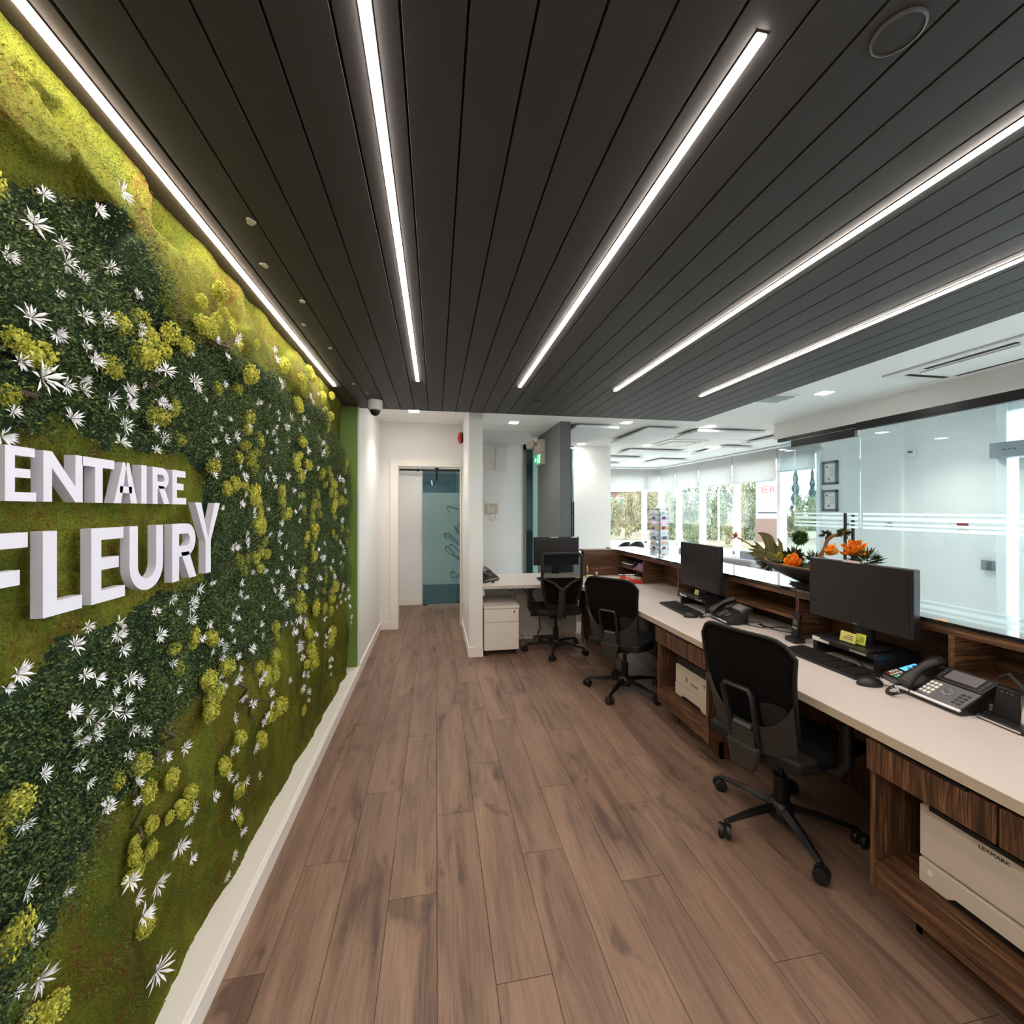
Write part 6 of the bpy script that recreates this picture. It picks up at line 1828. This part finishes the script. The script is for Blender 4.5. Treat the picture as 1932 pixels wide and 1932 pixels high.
for tier in range(9):
    z = 1.47 - 0.1 * tier
    for side in range(4):
        m = Matrix.Rotation(side * PI / 2, 4, 'Z') @ Matrix.Translation((0, -0.125, z))
        pk = MB()
        pk.box(-0.10, 0.10, -0.03, -0.027, -0.06, -0.035, m=m)
        pk.box(-0.10, 0.10, -0.03, 0.01, -0.062, -0.059, m=m)
        pk.box(-0.10, -0.097, -0.03, 0.01, -0.06, -0.02, m=m).box(0.097, 0.10, -0.03, 0.01, -0.06, -0.02, m=m)
        pk.build('pocket', M['grey_alu'], br)
        if side in (0, 1, 3):
            mm = m @ Matrix.Rotation(R(18), 4, 'X')
            mz = MB().box(-0.09, 0.09, -0.012, -0.006, -0.058, 0.045, m=mm).build('magazine', magm[(tier + 3 * (side % 3)) % 8], br)
            MB().box(-0.06 + 0.01 * (tier % 3), 0.02 + 0.02 * (tier % 3), -0.0135, -0.0119, -0.02 - 0.008 * (tier % 2), 0.03, m=mm).build('cover_picture', pm_ if tier % 2 else magm[(tier + 5) % 8], mz)

# vestibule wall fittings
def frame(y0, y1, z0, z1, label):
    t = thing('certificate_frame', label, 'picture', (WX, (y0 + y1) / 2, (z0 + z1) / 2), 0, 'framed certificates in the vestibule')
    w, h = (y1 - y0) / 2, (z1 - z0) / 2
    f = 0.035
    MB().box(-0.025, 0, -w, w, h - f, h).box(-0.025, 0, -w, w, -h, -h + f).box(-0.025, 0, -w, -w + f, -h, h).box(-0.025, 0, w - f, w, -h, h).build('frame', M['grey_wall'], t, 0.002)
    MB().box(-0.012, 0, -w + f, w - f, -h + f, h - f).build('paper', M['paper'], t)
    MB().lathe([(0.02, 0), (0.02, 0.002)], 12, m=Matrix.Translation((-0.012, 0.02, -h + f + 0.05)) @ Matrix.Rotation(R(-90), 4, 'Y')).build('seal', mat('rose_seal', s2l(180, 120, 140), .6), t)
    MB().lathe([(0.016, 0), (0.016, 0.002)], 12, m=Matrix.Translation((-0.012, 0.05, h - f - 0.05)) @ Matrix.Rotation(R(-90), 4, 'Y')).build('emblem', M['grey_plastic'], t)
    for k in range(4):
        MB().box(-0.0135, -0.0118, -w + f + 0.02, w - f - 0.09, 0.06 - 0.035 * k, 0.066 - 0.035 * k).build('text_line', M['grey_plastic'], t)
frame(5.44, 5.70, 1.92, 2.276, 'upper framed certificate on the vestibule wall')
frame(5.44, 5.70, 1.51, 1.838, 'lower framed certificate on the vestibule wall')
t = thing('thermostat', 'white thermostat on the vestibule wall behind the glass', 'thermostat', (WX + 0.05, 4.47, 2.255))
MB().box(-0.035, 0, -0.05, 0.05, -0.055, 0.055).build('body', M['white_plastic'], t, 0.008)
MB().box(-0.037, -0.034, -0.03, 0.03, 0.005, 0.03).build('display', M['grey_plastic'], t)
t = thing('access_switch', 'grey door access switch on the vestibule wall', 'switch', (WX + 0.05, 3.70, 0.925))
MB().box(-0.04, 0, -0.05, 0.05, -0.055, 0.055).build('body', M['grey_alu'], t, 0.004)
MB().box(-0.044, -0.039, -0.045, 0.0, -0.045, 0.045).build('button', M['grey_wall'], t, 0.002)
t = thing('notice', 'small red notice on the vestibule wall behind the frosted stripes', 'sign', (WX + 0.05, 3.94, 1.34))
MB().box(-0.003, 0, -0.055, 0.055, 0.0, 0.04).build('red_panel', mat('dark_red_print', s2l(160, 44, 52), .5), t)
MB().box(-0.003, 0, -0.055, 0.055, -0.07, 0.0).build('white_panel', M['paper'], t)
for k in range(2):
    MB().box(-0.004, -0.0025, -0.045, 0.045, -0.02 - 0.024 * k, -0.012 - 0.024 * k).build('text_line', M['text'], t)
t = thing('notice', 'small black and white notice on the vestibule wall near the door leaf', 'sign', (WX, 4.72, 1.32))
MB().box(-0.003, 0, -0.06, 0.06, -0.06, 0.06).build('paper', M['paper'], t)
for k, (a, b_) in enumerate(((-0.045, 0.02), (-0.05, 0.05), (-0.03, 0.04))):
    MB().box(-0.004, -0.0025, a, b_, 0.03 - 0.035 * k, 0.042 - 0.035 * k).build('text_line', M['text'], t)

# ------------------------------------------------------------------ outside
GZ = -0.35
M['dry_grass'] = leafmat('dry_grass', [s2l(78, 72, 58), s2l(92, 84, 68), s2l(82, 80, 62)], 0.9, 0.5)
struct('exterior_ground', MB().box(-20, 90, 10.8, 110, GZ - 0.2, GZ).box(6.3, 90, -30, 10.8, GZ - 0.2, GZ), M['dry_grass'])
struct('exterior_pavement', MB().box(6.2, 9.5, -30, 110, GZ, GZ + 0.02).box(-20, 6.2, 10.9, 13.5, GZ, GZ + 0.02), mat('pale_concrete', s2l(108, 106, 102), 0.8))
greens = [[s2l(70, 80, 58), s2l(90, 99, 72), s2l(104, 110, 86)], [s2l(94, 92, 64), s2l(112, 106, 76), s2l(124, 116, 88)], [s2l(64, 76, 66), s2l(82, 94, 78), s2l(96, 106, 90)], [s2l(46, 62, 62), s2l(62, 78, 76), s2l(76, 92, 86)]]
gm = [leafmat('shrub_leaves_' + n, g_, 0.7, 2.0) for n, g_ in zip(('green', 'yellow', 'deep', 'conifer'), greens)]
M['trunk'] = mat('grey_bark', s2l(110, 96, 84), 0.9)
def crown(seed, n, conifer=False):
    g_ = np.random.default_rng(seed)
    if conifer:
        t_ = g_.random(n) ** 0.7
        a = g_.random(n) * 2 * PI
        r = (1.02 - t_) * 0.42 * (0.55 + 0.45 * g_.random(n)) * (0.8 + 0.2 * np.sin(t_ * 40))
        c = np.stack([r * np.cos(a), r * np.sin(a), 0.08 + 0.92 * t_], -1)
    else:
        k = 18
        bl = np.stack([g_.normal(0, .26, k), g_.normal(0, .26, k), 0.10 + 0.70 * g_.random(k)], -1)
        br_ = 0.14 + 0.14 * g_.random(k)
        i = g_.integers(0, k, n)
        d = g_.normal(0, 1, (n, 3))
        d /= np.linalg.norm(d, axis=1, keepdims=True)
        c = bl[i] + d * br_[i][:, None] * (0.6 + 0.4 * g_.random(n)[:, None])
        c[:, 2] = np.clip(c[:, 2], 0.02, 1.1)
    d = g_.normal(0, 1, (n, 3))
    d /= np.linalg.norm(d, axis=1, keepdims=True)
    s = np.cross(d, g_.normal(0, 1, (n, 3)))
    s /= np.linalg.norm(s, axis=1, keepdims=True)
    l_ = (0.02 + 0.022 * g_.random(n))[:, None]
    V = np.stack([c - d * l_, c + s * l_ * .6, c + d * l_, c - s * l_ * .6], 1).reshape(-1, 3)
    return V, np.arange(4 * n).reshape(n, 4)
kinds = ['leafy green shrub', 'yellowing autumn shrub', 'deep green bushy tree', 'dark pointed conifer']
protos = {}
def shrub(kind, x, y, w, h, label):
    t = thing('conifer_tree' if kind == 3 else 'shrub', label, 'tree' if kind > 1 else 'shrub', (x, y, GZ), rnd.uniform(0, 6), 'shrubs and trees outside the windows')
    if kind not in protos:
        V, F = crown(60 + kind, 3400, kind == 3)
        o = np_mesh('crown', V, F, gm[kind], t)
        tr = MB().tube([(0, 0, 0), (0.01, 0.01, 0.35), (0.02, -0.02, 0.75)], [0.03, 0.022, 0.008], 7)
        for k in range(4):
            tr.tube([(0.01, 0, 0.3 + 0.08 * k), (0.12 * math.cos(k * 2), 0.12 * math.sin(k * 2), 0.55 + 0.08 * k)], [0.012, 0.004], 5)
        tk = tr.build('trunk', M['trunk'], t)
        protos[kind] = (o, tk)
    else:
        o, tk = [like(q, q.name.split('.')[0], t) for q in protos[kind]]
    for q in (o, tk):
        q.scale = (w, w, h)
pos = [(1, 11.82, 25.31, 1.6, 3.2, 'before the brick building, left in the far window'), (0, 14.53, 24.83, 1.5, 2.9, 'behind the brochure rack, near row'),
       (0, 17.1, 24.37, 1.6, 2.7, 'of the near row, in the second pane from the corner'), (0, 19.25, 23.99, 1.5, 2.4, 'of the near row, in the pane left of the pylon sign'),
       (1, 22.39, 23.42, 1.5, 2.0, 'low in the glass door leaf, left one'), (0, 24.37, 23.07, 1.5, 2.2, 'low in the glass door leaf, right one'),
       (0, 12.44, 30.28, 1.6, 3.0, 'at the left edge of the far window, middle row'), (1, 15.38, 29.76, 1.8, 4.3, 'with bare top twigs before the brick building'),
       (2, 18.51, 29.2, 1.8, 4.3, 'of the middle row, in the pane nearest the corner'), (2, 21.2, 28.75, 1.6, 4.8, 'rounded, in the middle pane of the window row'),
       (0, 23.87, 28.24, 1.35, 4.7, 'tall, just left of the pylon sign'), (0, 20.12, 35.0, 1.8, 3.6, 'of the rear row, by the brick building'),
       (2, 23.61, 34.38, 2.0, 5.0, 'of the rear row, second pane from the corner'), (1, 26.86, 33.8, 2.0, 5.3, 'of the rear row, behind the middle pane'),
       (0, 32.9, 32.72, 2.0, 3.4, 'of the rear row, in the glass door leaf'), (0, 13.13, 20.0, 1.1, 1.5, 'small, nearest the corner window'),
       (1, 15.15, 19.64, 1.0, 1.4, 'small, nearest the middle pane')]
for kd, x, y, w, h, lab in pos:
    shrub(kd, x, y, w, h, kinds[kd] + ' ' + lab)
for k, (x, y, h) in enumerate([(36.6, 40.2, 6.0), (38.2, 39.9, 7.6), (39.9, 39.5, 6.8), (41.6, 39.2, 7.2)]):
    shrub(3, x, y, 1.75, h, 'dark pointed conifer through the glass door leaf, ' + ['first', 'second, tallest', 'third', 'fourth'][k] + ' from the left')

# brick building
bb = thing('brick_building', 'pale brick building with a white fascia beyond the far window', 'building', (17.5, 46, GZ))
M['brick'] = mat('pale_brick', s2l(92, 70, 64), 0.9, bump=(8, .3))
MB().box(-12, 10, 0, 12, 0, 3.9).build('wall', M['brick'], bb)
MB().box(-12.2, 10.2, -0.2, 12, 3.9, 5.4).build('fascia', M['white_plastic'], bb)
for k in range(4):
    x = -7.2 + k * 4.6
    w = MB().box(x - 0.06, x + 1.86, -0.05, 0.02, 1.0, 3.2).build('window_frame', M['alu'], bb)
    for i in range(2):
        for j in range(2):
            MB().box(x + i * 0.95, x + i * 0.95 + 0.85, -0.08, -0.03, 1.05 + j * 1.1, 2.05 + j * 1.1).build('pane', mat('teal_pane', s2l(70, 110, 110), 0.2), w)

# pylon sign
ps = thing('pylon_sign', 'white pylon sign with red letters on a brick base beyond the window row', 'sign', (19.29, 21.95, GZ), R(-41))
ps.scale = (0.9, 0.9, 0.9)
MB().box(-0.85, 0.85, -0.2, 0.2, 0, 1.5).build('base', M['brick'], ps)
MB().box(-0.8, 0.8, -0.15, 0.15, 1.5, 4.3).build('panel', mat('weathered_sign_white', s2l(150, 150, 152), .6), ps)
MB().prism([(-0.9, 4.3), (0.9, 4.3), (0.5, 4.6), (-0.5, 4.6)], -0.2, 0.2, 'y').build('cap', M['grey_wall'], ps)
text('red_lettering', 'IER', 0.62, mat('faded_red', s2l(150, 50, 54), .6), ps, (-0.1, -0.156, 3.35), (R(90), 0, 0), 0.003)
for z, m_ in ((2.85, mat('pale_green_band', s2l(110, 140, 120), .6)), (2.6, M['paper']), (1.95, M['text'])):
    MB().box(-0.7, 0.7, -0.158, -0.15, z - 0.12, z + 0.12 if z != 1.95 else z).build('sign_band', m_, ps)

# street lamp and cars
lp = thing('street_lamp', 'white curved street lamp among the trees in the middle pane', 'street lamp', (16.85, 23.2, GZ))
lp.scale = (0.9, 0.9, 0.9)
MB().tube([(0, 0, 0), (0, 0, 3.2), (0.1, 0, 3.7), (0.45, 0, 4.0), (0.8, 0, 4.05)], [0.06, 0.05, 0.045, 0.04, 0.035], 8).build('pole', M['alu'], lp, smooth=True)
MB().box(0.75, 1.2, -0.1, 0.1, 3.98, 4.1).build('lamp', M['alu'], lp, 0.02)
